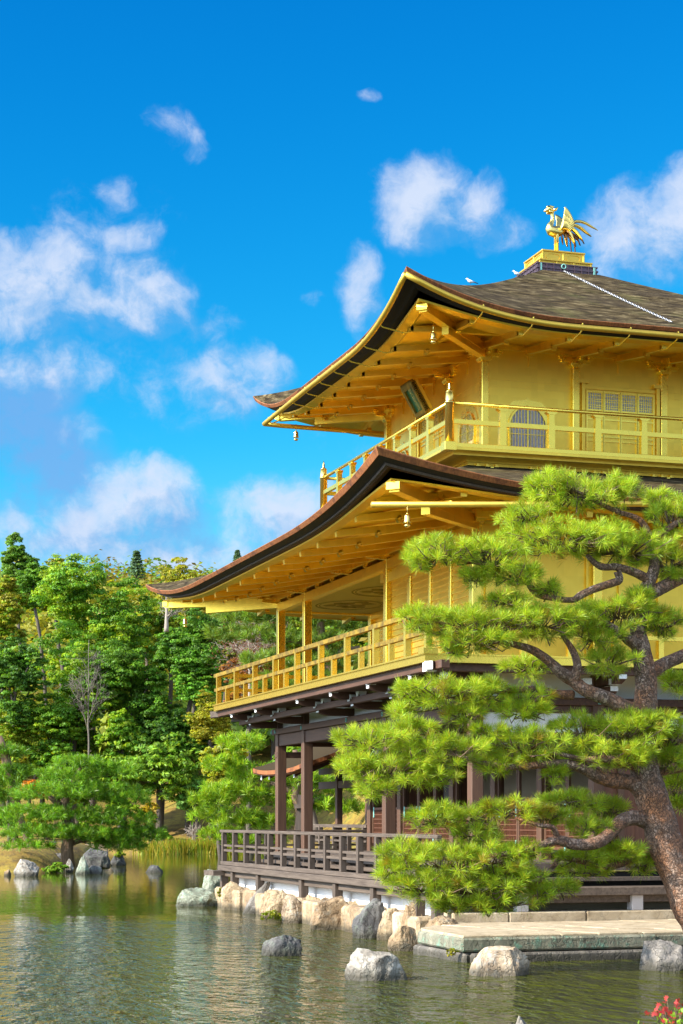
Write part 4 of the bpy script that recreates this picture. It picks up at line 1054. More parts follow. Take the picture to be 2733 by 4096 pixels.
# two wagtails on the ridge
def bird(p, hd, label):
    t = empty('bird', p, label, 'bird', 'small birds on the roof ridge'); p = Vector(p); f = Vector((math.cos(hd), math.sin(hd), 0))
    up = Vector((0, 0, 1)); mb = MB()
    q = [(-.08, .055, .012), (-.05, .06, .030), (0, .07, .042), (.045, .09, .036), (.065, .115, .024), (.08, .135, .026), (.10, .138, .020), (.115, .135, .006), (.135, .132, .002)]
    mb.tube([p+f*a*.7+up*z*.7 for a, z, r in q], [r*.7 for *_, r in q], 10); mb.build('body', BIRDW, t, smooth=True)
    mb = MB(); mb.tube([p-f*.05+up*.042, p-f*.14+up*.012], [.011, .007], 6); mb.build('tail', BIRDB, t, smooth=True)
    mb = MB(); mb.tube([p+f*.042+up*.104, p+f*.058+up*.110, p+f*.072+up*.106], [.009, .014, .006], 8); mb.build('cap', BIRDB, t, smooth=True)
    for sg in (-1, 1):
        s_ = f.cross(up)*sg*.012; mb = MB(); mb.tube([p+s_+up*.035, p+s_-up*.005], .003, 5); mb.build('leg', BIRDB, t)
for q, hd, lb in ((-3.17, 2.9, 'white wagtail with a black cap, lower on the roof ridge near the eave'), (-1.61, 2.9, 'white wagtail with a black cap, higher on the roof ridge by the copper crown')):
    bird((q, q, roofz(q, q)+.02), hd, lb)

# ---------------------------------------------------------------- small fishing pavilion on the west side
SO = empty('fishing_pavilion', (-1.5, 9.6, 0), 'small low open pavilion with a curved bark roof seen between the dark columns', 'pavilion')
SX0, SX1, SY0, SY1 = -3.25, .65, 7.5, 12.0
def rs(x, y):
    a = (x-(SX0+SX1)/2)/((SX1-SX0)/2); b = (y-(SY0+SY1)/2)/((SY1-SY0)/2); return .10*abs(a)**3*abs(b)**3
mb = MB(); NX, NY = 24, 16
def szf(x): return 4.15-(abs(x-(SX0+SX1)/2)/((SX1-SX0)/2))**.85*.93
gr = [[(SX0+(SX1-SX0)*i/NX, SY0+(SY1-SY0)*j/NY) for i in range(NX+1)] for j in range(NY+1)]
for j in range(NY):
    for i in range(NX):
        mb.quad(*[(x, y, szf(x)+rs(x, y)) for x, y in (gr[j][i], gr[j][i+1], gr[j+1][i+1], gr[j+1][i])])
rf = mb.build('roof', SHINGLE, SO, smooth=True)
mb = MB()
for a, b in ((((SX0, SY0)), ((SX0, SY1))), (((SX0, SY1)), ((SX1, SY1))), (((SX0, SY0)), ((SX1, SY0)))):
    for k in range(24):
        p = [(a[0]+(b[0]-a[0])*t, a[1]+(b[1]-a[1])*t) for t in (k/24, (k+1)/24)]
        z = [szf(x)+rs(x, y) for x, y in p]; mb.quad((*p[0], z[0]), (*p[1], z[1]), (*p[1], z[1]-.10), (*p[0], z[0]-.10))
        ix = .12 if a[0] == b[0] else 0; mb.quad((p[0][0], p[0][1], z[0]-.10), (p[1][0], p[1][1], z[1]-.10), (p[1][0]+ix, p[1][1]-(0 if ix else .1)*(1 if a[1] > 9 else -1), z[1]-.15), (p[0][0]+ix, p[0][1]-(0 if ix else .1)*(1 if a[1] > 9 else -1), z[0]-.15))
mb.build('bark_cut_edge', REDB, rf)
mb = MB()
for j in range(NY):
    for i in range(NX): mb.quad(*[(x, y, szf(x)+rs(x, y)-.13) for x, y in (gr[j][i], gr[j+1][i], gr[j+1][i+1], gr[j][i+1])])
mb.build('eave_boards', WOODX, rf)
for k in range(6):
    y = SY0+.35+k*.76; mb = MB(); mb.beam((SX0+.15, y, szf(SX0+.15)-.20), (SX0+1.8, y, szf(SX0+1.8)-.20), .08, .10); r1 = mb.build('rafter', WOODX, SO)
    mb = MB(); mb.box(SX0+.13, SX0+.145, y-.045, y+.045, szf(SX0+.15)-.27, szf(SX0+.15)-.15); mb.build('white_end', WHITEP, r1)
for x, y in ((-1.55, 7.6), (-1.55, 10.0), (.2, 7.6), (.2, 10.0), (.2, 11.6)):
    mb = MB(); mb.box(x-.075, x+.075, y-.075, y+.075, -.5, 3.35); mb.build('column', WOODZ, SO, bevel=.01)
mb = MB(); mb.box(-1.60, -1.50, 7.6, 11.6, 2.78, 2.96); mb.box(.15, .25, 7.6, 11.6, 2.78, 2.96); mb.box(-1.5, .15, 9.95, 10.05, 2.78, 2.96); mb.box(-1.6, -1.5, 7.6, 11.6, 3.15, 3.3); mb.build('beam', WOODY, SO)
mb = MB(); mb.box(-1.75, .4, 7.3, 11.8, 1.0, 1.10); mb.build('floor', GREYY, SO)
mb = MB()
for z, h in ((1.88, .08), (1.62, .045), (1.50, .045)): mb.box(-1.72, -1.64, 7.3, 11.7, z-h, z); mb.box(.3, .38, 7.3, 11.7, z-h, z)
for k in range(4): mb.box(-1.73, -1.63, 7.5+k*1.2, 7.6+k*1.2, 1.1, 1.84); mb.box(.29, .39, 7.5+k*1.2, 7.6+k*1.2, 1.1, 1.84)
mb.build('railing', GREYY, SO)

# ---------------------------------------------------------------- landing stone in front of the east deck
LS = empty('stone_landing', (-3.5, -8.6, 0), 'long pale flagstone landing platform with a green stained front edge at the waterline', 'landing')
poly = [(-6.02, -10.16), (-5.98, -8.3), (-5.35, -7.3), (-4.9, -7.11), (3.2, -7.11), (3.2, -10.10)]
cuts = [-6.1, -5.2, -4.62, -3.9, -3.0, -2.2, -1.2, -.3, .9, 2.0, 3.2]
def clipx(pl, x0, x1, sk=.45):
    f = lambda p: p[0]+sk*(p[1]+8.6)
    for lim, sg in ((x0, 1), (x1, -1)):
        out = []
        for i, p in enumerate(pl):
            q = pl[(i+1) % len(pl)]; a, b = sg*(f(p)-lim), sg*(f(q)-lim)
            if a >= 0: out.append(p)
            if a*b < 0:
                t = a/(a-b); out.append((p[0]+(q[0]-p[0])*t, p[1]+(q[1]-p[1])*t))
        pl = out
    return pl
lanes = [(-10.3, -9.35), (-9.34, -8.35), (-8.34, -7.0)]
k = 0
for (y0, y1) in lanes:
    lane = [p for p in poly]
    def clipy(pl, y0, y1):
        for lim, sg in ((y0, 1), (y1, -1)):
            out = []
            for i, p in enumerate(pl):
                q = pl[(i+1) % len(pl)]; a, b = sg*(p[1]-lim), sg*(q[1]-lim)
                if a >= 0: out.append(p)
                if a*b < 0:
                    t = a/(a-b); out.append((p[0]+(q[0]-p[0])*t, p[1]+(q[1]-p[1])*t))
            pl = out
        return pl
    lane = clipy(lane, y0, y1); sh = [0, .35, -.3][k % 3]; k += 1
    for a, b in zip(cuts, cuts[1:]):
        pg = clipx(lane, a+sh-(1 if a < -6 else 0), b+sh-.010+(1 if b > 3 else 0))
        if len(pg) < 3: continue
        c = (sum(p[0] for p in pg)/len(pg), sum(p[1] for p in pg)/len(pg)); pg = [(c[0]+(p[0]-c[0])*.994, c[1]+(p[1]-c[1])*.99) for p in pg]
        dz = random.uniform(-.006, .006)
        mb = MB(); mb.prism(pg, lambda x, y, t: (x, y, t), .30, .378+dz); mb.build('flagstone', RK_SLAB, LS, bevel=.012, fix=True)
mb = MB(); mb.box(-6.05, -3.02, -10.20, -9.6, .145, .345); mb.prism([(-6.05, -10.19), (-6.03, -8.3), (-5.38, -7.28), (-4.9, -7.12), (-4.9, -9.6), (-5.4, -10.1)], lambda x, y, t: (x, y, t), .147, .34)
mb.box(-3.01, 3.2, -10.15, -9.6, .145, .343); mb.build('edge_stone', RK_FACE, LS, bevel=.03, fix=True)
mb = MB(); mb.box(-5.92, -1.3, -10.30, -9.7, -.5, .13); mb.box(-1.28, 3.2, -10.26, -9.7, -.5, .125); mb.prism([(-6.0, -10.2), (-6.1, -8.3), (-5.4, -7.2), (-4.9, -7.1), (-4.9, -9.8)], lambda x, y, t: (x, y, t), -.5, .128); mb.build('foundation_course', RK_GREY, LS, bevel=.03, fix=True)

# ---------------------------------------------------------------- rocks
import bmesh
def ico(sub=4):
    bm = bmesh.new(); bmesh.ops.create_icosphere(bm, subdivisions=sub, radius=1); v = np.array([q.co for q in bm.verts]); f = np.array([[q.index for q in t.verts] for t in bm.faces]); bm.free(); return v, f
ICO = ico(5)
def rock(label, x0, x1, ytop, yw, m, shape='boulder', seed=0, deep=.8, dd=0.0, base=0.0, lean=0.0, group=None, name='rock', d=None):
    """a rock spanning photo columns x0..x1, its top at row ytop and its waterline at row yw"""
    if d is None: d = (CZ-base)*FPX/(yw-3275)
    d += dd
    w = (x1-x0)/FPX*d; cp = at((x0+x1)/2, yw, d); cp.z = base
    h = (yw-ytop)/FPX*d
    V, F = ICO; V = V.copy(); so = Vector((seed*13.7, seed*7.1, seed*3.3))
    sq = .42 if shape == 'block' else .70
    V = np.sign(V)*np.abs(V)**sq; V /= np.abs(V).max(0)
    out = np.empty_like(V)
    rr_ = np.random.default_rng(900+seed); V = V.copy()
    for _ in range(15 if shape == 'block' else 22):       # broken planes
        nv_ = rr_.normal(size=3); nv_[2] = nv_[2]*.8+.15; nv_ /= np.linalg.norm(nv_); o_ = rr_.uniform(.80, .97) if shape == 'block' else rr_.uniform(.70, .94); ex = V@nv_-o_
        V -= np.outer(np.clip(ex, 0, None), nv_)*.94
    for i, p in enumerate(V):
        q = Vector(p)
        r = 1+.10*mnoise.noise(q*1.1+so)+.06*mnoise.noise(q*2.6+so)+.045*mnoise.noise(q*6+so)+.04*(1-abs(mnoise.noise(Vector((q.x*3.4, q.y*3.4, q.z*1.6))+so*2))*2)+.02*mnoise.noise(q*14+so)
        out[i] = p*r
    out[:, 2] = np.clip(out[:, 2], -.7, None)
    mn, mx = out.min(0), out.max(0); out = (out-(mn+mx)/2)/((mx-mn)/2)
    u = out[:, 0]*w/2; t = out[:, 1]*w/2*deep; z = (out[:, 2]*.5+.5)*(h+.22)-.22
    if shape == 'point': k = 1-.55*np.clip(z/h, 0, 1); u, t = u*k, t*k
    u = u+lean*np.clip(z, 0, None)
    W_ = np.stack([u*ct+t*st, -u*st+t*ct, z], -1)+np.array(cp)+np.array([st, ct, 0])*(w/2*deep*.8)
    o = raw_mesh(name, W_, F, m, nv=3); o.data.polygons.foreach_set('use_smooth', [False]*len(F))
    return tag(o, label, 'rock', group)
S = 'rocks of the pavilion shore'
rock('long low greenish rock at the outer left end of the pavilion shore', 697, 884, 3552, 3626, RK_GREEN, 'boulder', 1, .7, group=S)
rock('rounded grey rock with green lichen under the projecting deck beam end', 795, 900, 3488, 3600, RK_GREEN, 'boulder', 2, .8, group=S, dd=1.5)
rock('tan rounded rock beside the greenish rock, below the first deck posts', 882, 992, 3525, 3640, RK_TAN, 'block', 3, .7, group=S)
rock('grey slanting slab of rock leaning to the right against tan stones', 955, 1050, 3528, 3656, RK_GREY, 'point', 4, .6, lean=.55, group=S)
rock('broad smooth tan block in the shore wall, right of the slanting grey slab', 1035, 1160, 3560, 3678, RK_TAN, 'block', 5, .6, group=S)
rock('grey and tan squared stone with weeds at its foot, below the third deck post', 1125, 1226, 3578, 3694, RK_WARM, 'block', 6, .7, group=S)
rock('small plain tan block between the weedy squared stone and the brown boulder', 1208, 1300, 3590, 3700, RK_TAN, 'block', 7, .6, group=S, dd=.8)
rock('large brown and grey boulder with a deep crack in the middle of the shore wall', 1240, 1412, 3586, 3722, RK_OR, 'boulder', 8, .7, group=S)
rock('tan block squeezed between the cracked brown boulder and the blue grey boulder', 1362, 1448, 3612, 3724, RK_TAN, 'block', 9, .6, group=S, dd=.6)
rock('tall dark blue grey boulder in the shore wall', 1408, 1556, 3594, 3754, RK_DARK, 'boulder', 10, .7, group=S)
rock('pale tan square block right of the dark blue grey boulder', 1506, 1634, 3632, 3760, RK_TAN, 'block', 11, .6, group=S)
rock('orange brown boulder near the last deck post', 1596, 1725, 3624, 3790, RK_OR, 'boulder', 12, .6, group=S, dd=.9)
rock('low orange rock in the water against the end of the stone landing', 1552, 1672, 3702, 3806, RK_OR, 'boulder', 13, .7, group=S)
rock('flat orange stone behind the left end of the landing', 1700, 1842, 3655, 3696, RK_OR, 'boulder', 14, .6, group=S, base=.36, d=28.9)
Q = 'rocks standing in the pond'
rock('dark ridged rock standing alone in the open water', 1043, 1208, 3742, 3826, RK_DARK, 'boulder', 21, .7, group=Q)
rock('pale lichen topped boulder with a dark underside standing in the water', 1378, 1638, 3798, 3924, RK_PALE, 'boulder', 22, .75, group=Q)
rock('warm streaked square rock in the water before the landing, its right side black', 1878, 2132, 3788, 3906, RK_WARM, 'block', 57, .7, group=Q)
rock('grey grooved rock in the water at the right edge below the pine trunk', 2566, 2800, 3762, 3884, RK_GREY, 'boulder', 24, .7, group=Q)
rock('pale rock tip cut off by the bottom edge of the photo', 2030, 2150, 4066, 4200, RK_PALE, 'point', 25, .8, group=Q)
rock('small black rock breaking the water far left of the pavilion', 578, 654, 3460, 3491, RK_DARK, 'point', 26, .6, group=Q)
I = 'rocks edging the pine island'
for a in (('white grey craggy rock at the waterline on the left side of the island', 48, 152, 3436, 3506, RK_PALE, 'boulder', 31),
          ('small brown stone at the left edge beside the white craggy rock', 14, 44, 3478, 3504, RK_OR, 'block', 32),
          ('tall green and blue rock at the waterline under the island pine', 298, 360, 3420, 3498, RK_GREEN, 'point', 33),
          ('dark rock in the shade right of the green rock at the island waterline', 340, 408, 3462, 3497, RK_DARK, 'boulder', 34),
          ('low rubble stones off the right tip of the island', 418, 456, 3474, 3487, RK_OR, 'boulder', 37)):
    rock(*a, deep=.8, group=I)
for lb, x0, x1, yt, yw, m, sh_, sd_, d in (('big flat topped blue grey rock behind the green rock on the island', 318, 440, 3393, 3460, RK_DARK, 'block', 35, 76),
          ('dark rock with plants on top at the right end of the island', 436, 502, 3412, 3463, RK_DARK, 'boulder', 36, 80),
          ('long blue green rock lying on the moss left of the island pine', 94, 202, 3384, 3420, RK_GREEN, 'block', 38, 78),
          ('small dark stone on bare soil in front of the long blue green rock', 85, 122, 3408, 3432, RK_DARK, 'boulder', 39, 75),
          ('upright pale narrow stone left of the island pine trunk', 192, 224, 3362, 3412, RK_PALE, 'block', 40, 79),
          ('flat brownish slab rock behind the big flat topped rock', 322, 432, 3376, 3408, RK_OR, 'block', 41, 84),
          ('pale rock at the foot of the island pine trunk', 258, 294, 3434, 3478, RK_PALE, 'boulder', 42, 70),
          ('low grey stone on the moss just left of the pine trunk', 195, 256, 3412, 3434, RK_GREY, 'boulder', 43, 75)):
    bz = CZ-(yw-3275)/FPX*d
    rock(lb, x0, x1, yt, yw, m, sh_, sd_, .8, base=bz, d=d, group=I)
rock('pale boulder on the mossy slope behind the reeds', 690, 716, 3318, 3340, RK_TAN, 'boulder', 44, .8, base=CZ-65/FPX*116, d=116, group='stones on the far bank')
rock('flat tan stone on the mossy slope left of the pale boulder', 672, 694, 3312, 3328, RK_TAN, 'boulder', 45, .8, base=CZ-53/FPX*118, d=118, group='stones on the far bank')

# ================================================================== PLANTS
LEAF_GAIN = np.array([3.5, 2.8, 1.35])
def unit(n, r=rng):
    v = r.normal(size=(n, 3)); return v/np.linalg.norm(v, axis=1, keepdims=True)
def leaf_quads(P, N, size, aspect=.55, r=rng):
    """rhombic leaves at P facing N"""
    n = len(P); t = unit(n, r); A_ = np.cross(N, t); A_ /= np.linalg.norm(A_, axis=1, keepdims=True)+1e-9; B_ = np.cross(N, A_)
    s = (size*r.uniform(.65, 1.25, n))[:, None]
    V = np.stack([P-A_*s, P+B_*s*aspect+N*s*.12, P+A_*s, P-B_*s*aspect+N*s*.12], 1).reshape(-1, 3)
    return V, np.arange(4*n).reshape(-1, 4)
def clumps(center, rad, K, r=rng, low=-.35):
    """sub-clump centres over an ellipsoid crown, with radii"""
    d = unit(K*3, r); d = d[d[:, 2] > low][:K]
    q = r.uniform(.55, .95, len(d))[:, None]
    return center+d*rad*q, r.uniform(.13, .34, len(d))*np.mean(rad)
def crown_mesh(name, lobes, n_leaf, leaf, tint, parent, m=None, r=rng, K=26, var=.35, tint2=None, aspect=.55, low=-.75):
    """lobes: list of (center, radii). Leaves sit on the skins of many sub-clumps."""
    Ps, Ns, Cs = [], [], []
    vol = np.array([np.prod(np.array(l[1]))**.66 for l in lobes]); vol = vol/vol.sum()
    for (c, rad), w in zip(lobes, vol):
        c = np.array(c); rad = np.array(rad); cc, cr = clumps(c, rad, K, r, low); nl = int(n_leaf*w/len(cc))
        for q, rr in zip(cc, cr):
            d = unit(nl, r); d[:, 2] = np.where(d[:, 2] < -.2, -d[:, 2]*.6, d[:, 2]); d /= np.linalg.norm(d, axis=1, keepdims=True)
            p = q+d*np.array([1.2, 1.2, .75])*rr*(r.uniform(.30, 1.25, nl)**.5)[:, None]
            nn = d+unit(nl, r)*.75+np.array([0, 0, .35]); nn /= np.linalg.norm(nn, axis=1, keepdims=True)
            base = np.array(tint) if tint2 is None or r.random() > .4 else np.array(tint2)
            base = base*r.uniform(1-var*.7, 1+var*.7)
            col_ = base*r.uniform(1-var, 1+var, nl)[:, None]; col_[:, 0] *= r.uniform(.8, 1.3, nl)
            Ps.append(p); Ns.append(nn); Cs.append(col_)
    P = np.concatenate(Ps); N = np.concatenate(Ns); C_ = np.clip(np.concatenate(Cs)*LEAF_GAIN, 0, .65)
    V, F = leaf_quads(P, N, leaf, aspect, r)
    return raw_mesh(name, V, F, m or LEAF, np.repeat(C_, 4, 0), parent)
def limb(mb, p, q, r0, r1, bend=.15, n=5, sides=7):
    p, q = Vector(p), Vector(q); L = (q-p).length; pts = []
    o1 = Vector(rng.normal(size=3))*L*bend*.5
    for i in range(n+1):
        t = i/n; pts.append(p.lerp(q, t)+o1*math.sin(t*math.pi)+(Vector(rng.normal(size=3))*L*bend*.10 if 0 < i < n else Vector((0, 0, 0))))
    mb.tube(pts, [r0+(r1-r0)*i/n for i in range(n+1)], sides); return pts

def tree(name, label, px0, px1, ptop, pbot, d, tint, leaf=.16, n=7000, lobes=7, group='trees on the wooded bank', tint2=None, trunk=True, cat='tree', bark=BARK, K=30, deep=.8, var=.35, aspect=.55, seed=None, shape='round'):
    """a broad-leaved tree whose crown spans px0..px1 and ptop..pbot in the photo, d metres away"""
    r = np.random.default_rng(seed if seed is not None else abs(hash(label)) % 10**6 if False else sum(map(ord, label)))
    if cat == 'tree' and d < 113 and px1 < 1000: d = 116-(113-d)*.25
    if cat == 'shrub' and 100 < d < 112: d = 111.5
    if cat == 'tree' and pbot < 3060:      # the wood is a closed wall of leaves: crowns reach low and wide
        pbot = pbot+.32*(pbot-ptop); px0, px1 = px0-.05*(px1-px0), px1+.05*(px1-px0); n = int(n*4.2); leaf *= .48; lobes += 4
    top = at((px0+px1)/2, ptop, d); bot = at((px0+px1)/2, pbot, d); w = (px1-px0)/FPX*d/2; h = (top.z-bot.z)/2
    g = gz(top.x, top.y); root = empty(name, (top.x, top.y, g), label, cat, group)
    c = np.array([top.x, top.y, (top.z+bot.z)/2]); L = []
    rt = np.array([ct, -st, 0]); fw = np.array([st, ct, 0])
    L.append((c, (w*.62, w*.62*deep, h*.72)))
    for k in range(lobes):
        a = 2*math.pi*k/lobes+r.uniform(-.3, .3); zz = r.uniform(-.95, .72)
        s_ = math.sqrt(max(.05, 1-zz*zz))*(.62 if shape == 'round' else .55*(1.1-.5*zz))
        q = c+rt*math.cos(a)*w*s_+fw*math.sin(a)*w*deep*s_+np.array([0, 0, zz*h*.72]); f = r.uniform(.36, .52)
        L.append((q, (w*f, w*f*deep, min(h, w)*f*.9)))
    L.append((c+np.array([0, 0, h*.62])+rt*w*r.uniform(-.2, .2), (w*.42, w*.42*deep, h*.36)))
    crown_mesh('crown', L, n, leaf, tint, root, r=r, K=K, tint2=tint2, var=var, aspect=aspect)
    if trunk:
        mb = MB(); b = Vector((top.x, top.y, g-.3)); m_ = Vector((c[0], c[1], c[2]-h*.35))
        limb(mb, b, m_, .045*w+.10, .03*w+.06, .10)
        for q, rad in L[1:6]: limb(mb, m_-Vector((0, 0, h*.2)), q, .02*w+.05, .03, .18, 4, 5)
        mb.build('trunk', bark, root, smooth=True)
    return root

def bare_tree(name, label, px, ptop, pbot, d, wpx, m, n=26, group='leafless trees on the wooded bank', lean=0, r0=.10, twig=None, n_twig=0):
    top = at(px, ptop, d); bot = at(px, pbot, d); w = wpx/FPX*d/2; H_ = top.z-bot.z
    root = empty(name, bot, label, 'tree', group); r = np.random.default_rng(sum(map(ord, label)))
    mb = MB(); pts = limb(mb, bot-Vector((0, 0, .4)), top, r0, .015, .04, 8, 7); mb.build('trunk', m, root, smooth=True)
    tips = []; mb = MB()
    for k in range(n):
        t = r.uniform(.28, .92); i = t*8; p = pts[int(i)].lerp(pts[min(8, int(i)+1)], i-int(i)); a = r.uniform(0, 2*math.pi); up = r.uniform(.25, .6)*H_*(1.05-t)
        q = p+Vector((ct*math.cos(a)+st*math.sin(a), -st*math.cos(a)+ct*math.sin(a), 0))*w*(1.1-.7*t)*r.uniform(.5, 1)+Vector((0, 0, up))
        bp = limb(mb, p, q, r0*.35*(1.1-t)+.008, .007, .16, 5, 5); tips.append(q)
        for j in range(5):
            b0_ = bp[2+j % 3]; e = b0_+(q-b0_)*r.uniform(.4, .9)+Vector(r.normal(size=3))*w*.20; limb(mb, b0_, e, .014, .005, .2, 3, 4)
            for jj in range(2): limb(mb, b0_.lerp(e, .55), e+Vector(r.normal(size=3))*w*.14, .008, .004, .2, 2, 4); tips.append(e)
    mb.build('branches', m, root, smooth=True)
    if twig is not None:
        P = np.array([tuple(tips[int(i)]) for i in r.integers(0, len(tips), n_twig)])+r.normal(size=(n_twig, 3))*w*.16
        V, F = leaf_quads(P, unit(n_twig, r), .05, .5, r); C_ = np.array(twig)*r.uniform(.6, 1.3, n_twig)[:, None]
        raw_mesh('leaves', V, F, LEAF, np.repeat(C_, 4, 0), root)
    return root

# ---- needles
def tuft_mesh(name, P, D, L, per, width, tint, parent, r=rng, spread=.75, yellow=None):
    """needle tufts at P pointing along D (arrays)"""
    n = len(P); P = np.repeat(P, per, 0); D = np.repeat(D, per, 0)
    dirs = D*r.uniform(.25, 1.15, (n*per, 1))+unit(n*per, r)*spread; dirs /= np.linalg.norm(dirs, axis=1, keepdims=True)
    ln = (L*r.uniform(.75, 1.15, n*per))[:, None]; base = P-D*(r.uniform(0, .45, (n*per, 1)))*L
    side = np.cross(dirs, unit(n*per, r)); side /= np.linalg.norm(side, axis=1, keepdims=True)+1e-9; side *= width/2
    mid = base+dirs*ln*.55; tip = base+dirs*ln+np.array([0, 0, -.02])*ln
    V = np.stack([base-side*.8, mid+side, tip, mid-side], 1).reshape(-1, 3)
    F = np.arange(4*n*per).reshape(-1, 4)
    tc_ = np.repeat(np.array(tint)*r.uniform(.60, 1.30, (n, 1))*np.array([1, 1, 1.]), per, 0)*r.uniform(.68, 1.3, (n*per, 1))
    tc_[:, 0] *= r.uniform(.75, 1.35, n*per)
    if yellow is not None:
        yk = np.repeat(r.random(n) < yellow, per)|(r.random(n*per) < .05); tc_[yk] = np.array([.42, .30, .03])*r.uniform(.6, 1.2, (yk.sum(), 1))
    return raw_mesh(name, V, F, NEEDLE, np.repeat(np.clip(tc_, 0, .7), 4, 0), parent)

# ---- the big red pine in front ------------------------------------------------
PINE_D = 25.3
PB = at(2850, 3800, PINE_D); PB.z = .25
PINE = empty('pine_tree', PB, 'large red barked pine in front of the pavilion, with layered bright green needle pads', 'pine tree')
def pp(px, py, dz=0): return at(px, py, PINE_D+dz)
KP = PINE_D/FPX
def pine_limb(pts, name='branch', parent=None, knob=.10):
    P = [pp(x, y, dd) for x, y, w, dd in pts]; Wd = [w*KP/2 for x, y, w, dd in pts]
    # smooth the polyline
    Q, RR = [], []
    for i in range(len(P)-1):
        p0, p1, p2, p3 = P[max(i-1, 0)], P[i], P[i+1], P[min(i+2, len(P)-1)]
        for k in range(6):
            t = k/6; Q.append(.5*((2*p1)+(p2-p0)*t+(2*p0-5*p1+4*p2-p3)*t*t+(3*p1-p0-3*p2+p3)*t**3)); RR.append(Wd[i]+(Wd[i+1]-Wd[i])*t)
    Q.append(P[-1]); RR.append(Wd[-1])
    mb = MB(); mb.tube(Q, RR, 16, jit=lambda p, t: 1+knob*mnoise.noise(Vector((p.x*4+math.cos(t)*.8, p.y*4+math.sin(t)*.8, p.z*4)))+knob*.8*mnoise.noise(Vector((p.x*11+math.cos(t)*2, p.y*11+math.sin(t)*2, p.z*11))))
    o = mb.build(name, PBARK, parent or PINE, smooth=True); return Q
TRUNK = [(2900, 3900, 190, 0), (2812, 3725, 166, 0), (2757, 3626, 158, 0), (2715, 3508, 154, 0), (2670, 3413, 152, 0), (2640, 3310, 150, 0), (2612, 3220, 146, 0), (2586, 3140, 140, 0), (2572, 3070, 126, 0), (2572, 2990, 114, 0), (2580, 2880, 106, 0), (2586, 2770, 102, 0), (2580, 2680, 94, 0), (2566, 2600, 82, 0), (2552, 2530, 72, 0), (2556, 2450, 60, 0), (2576, 2370, 56, 0), (2606, 2310, 52, 0), (2618, 2245, 46, 0), (2600, 2150, 34, .1), (2560, 2080, 26, .1), (2480, 2050, 22, .1)]
pine_limb([(x+(6 if y > 3000 else 0), y, w*.91, dd) for x, y, w, dd in TRUNK], 'trunk', knob=.08)
BR = [[(2590, 3190, 80, 0), (2530, 3135, 66, -.1), (2450, 3122, 58, -.3), (2390, 3105, 54, -.4), (2340, 3075, 48, -.5), (2262, 3055, 36, -.6), (2160, 3060, 28, -.7), (2060, 3068, 24, -.8), (1950, 3055, 20, -.9), (1800, 3020, 14, -1), (1640, 3030, 10, -1), (1480, 3060, 7, -1)],
      [(2600, 3290, 70, 0), (2548, 3272, 62, -.1), (2490, 3285, 56, -.3), (2440, 3335, 52, -.4), (2385, 3372, 50, -.6), (2300, 3378, 44, -.7), (2228, 3362, 38, -.8), (2140, 3390, 26, -.9), (2000, 3420, 18, -1), (1850, 3440, 13, -1), (1700, 3420, 8, -1)],
      [(2660, 3440, 50, 0), (2596, 3433, 40, .2), (2520, 3415, 36, .1), (2470, 3395, 34, 0), (2440, 3360, 30, -.3)],
      [(2530, 3420, 30, .1), (2500, 3450, 30, 0), (2431, 3466, 27, -.1), (2352, 3452, 24, -.2), (2250, 3432, 22, -.3), (2215, 3466, 20, -.4), (2176, 3508, 17, -.5), (2110, 3560, 13, -.6), (2000, 3580, 9, -.7), (1830, 3570, 6, -.8)],
      [(2580, 2860, 80, 0), (2500, 2830, 62, -.2), (2430, 2795, 58, -.3), (2350, 2764, 54, -.4), (2290, 2722, 50, -.4), (2245, 2690, 46, -.5), (2190, 2640, 38, -.6), (2130, 2600, 32, -.7), (2050, 2576, 24, -.8), (1940, 2550, 16, -.9), (1800, 2500, 11, -1), (1660, 2480, 7, -1)],
      [(2300, 2725, 44, -.4), (2310, 2660, 34, -.5), (2290, 2600, 26, -.5), (2250, 2540, 16, -.6)],
      [(2290, 2780, 40, -.3), (2230, 2775, 32, -.4), (2145, 2757, 28, -.5), (2060, 2760, 26, -.6), (1970, 2765, 20, -.7), (1860, 2770, 12, -.8), (1720, 2760, 8, -.9)],
      [(2585, 2700, 60, 0), (2660, 2655, 54, .2), (2740, 2620, 50, .3), (2860, 2560, 40, .4)],
      [(2562, 2585, 60, 0), (2510, 2555, 44, -.2), (2450, 2510, 32, -.3), (2400, 2480, 22, -.4)],
      [(2590, 2380, 56, 0), (2660, 2345, 54, .1), (2735, 2305, 50, .2), (2840, 2260, 42, .3)],
      [(2600, 2320, 38, 0), (2540, 2290, 34, -.1), (2465, 2268, 30, -.2), (2400, 2266, 26, -.3), (2350, 2222, 18, -.4)],
      [(2470, 2285, 30, -.2), (2478, 2320, 32, -.2), (2440, 2335, 32, -.3), (2380, 2355, 30, -.4), (2325, 2380, 30, -.4), (2290, 2400, 24, -.5), (2210, 2392, 24, -.6), (2150, 2375, 28, -.6), (2115, 2330, 24, -.6), (2130, 2290, 18, -.7), (2080, 2265, 14, -.7), (1960, 2260, 10, -.8), (1800, 2240, 7, -.9)],
      [(2610, 2160, 34, .1), (2680, 2110, 26, .2), (2760, 2060, 18, .3)],
      [(2480, 2050, 22, .1), (2400, 2015, 18, 0), (2330, 1975, 12, -.1), (2240, 1950, 8, -.2)],
      [(2560, 3070, 46, -.1), (2490, 3050, 40, -.4), (2400, 3035, 28, -.6), (2350, 3038, 22, -.6), (2210, 3010, 12, -.7)],
      [(2610, 3090, 40, .1), (2700, 3080, 32, .3), (2800, 3060, 24, .4)],
      [(2230, 3350, 24, -.8), (2210, 3310, 20, -.9), (2150, 3300, 14, -1), (2060, 3270, 10, -1)]]
for b in BR: pine_limb(b)
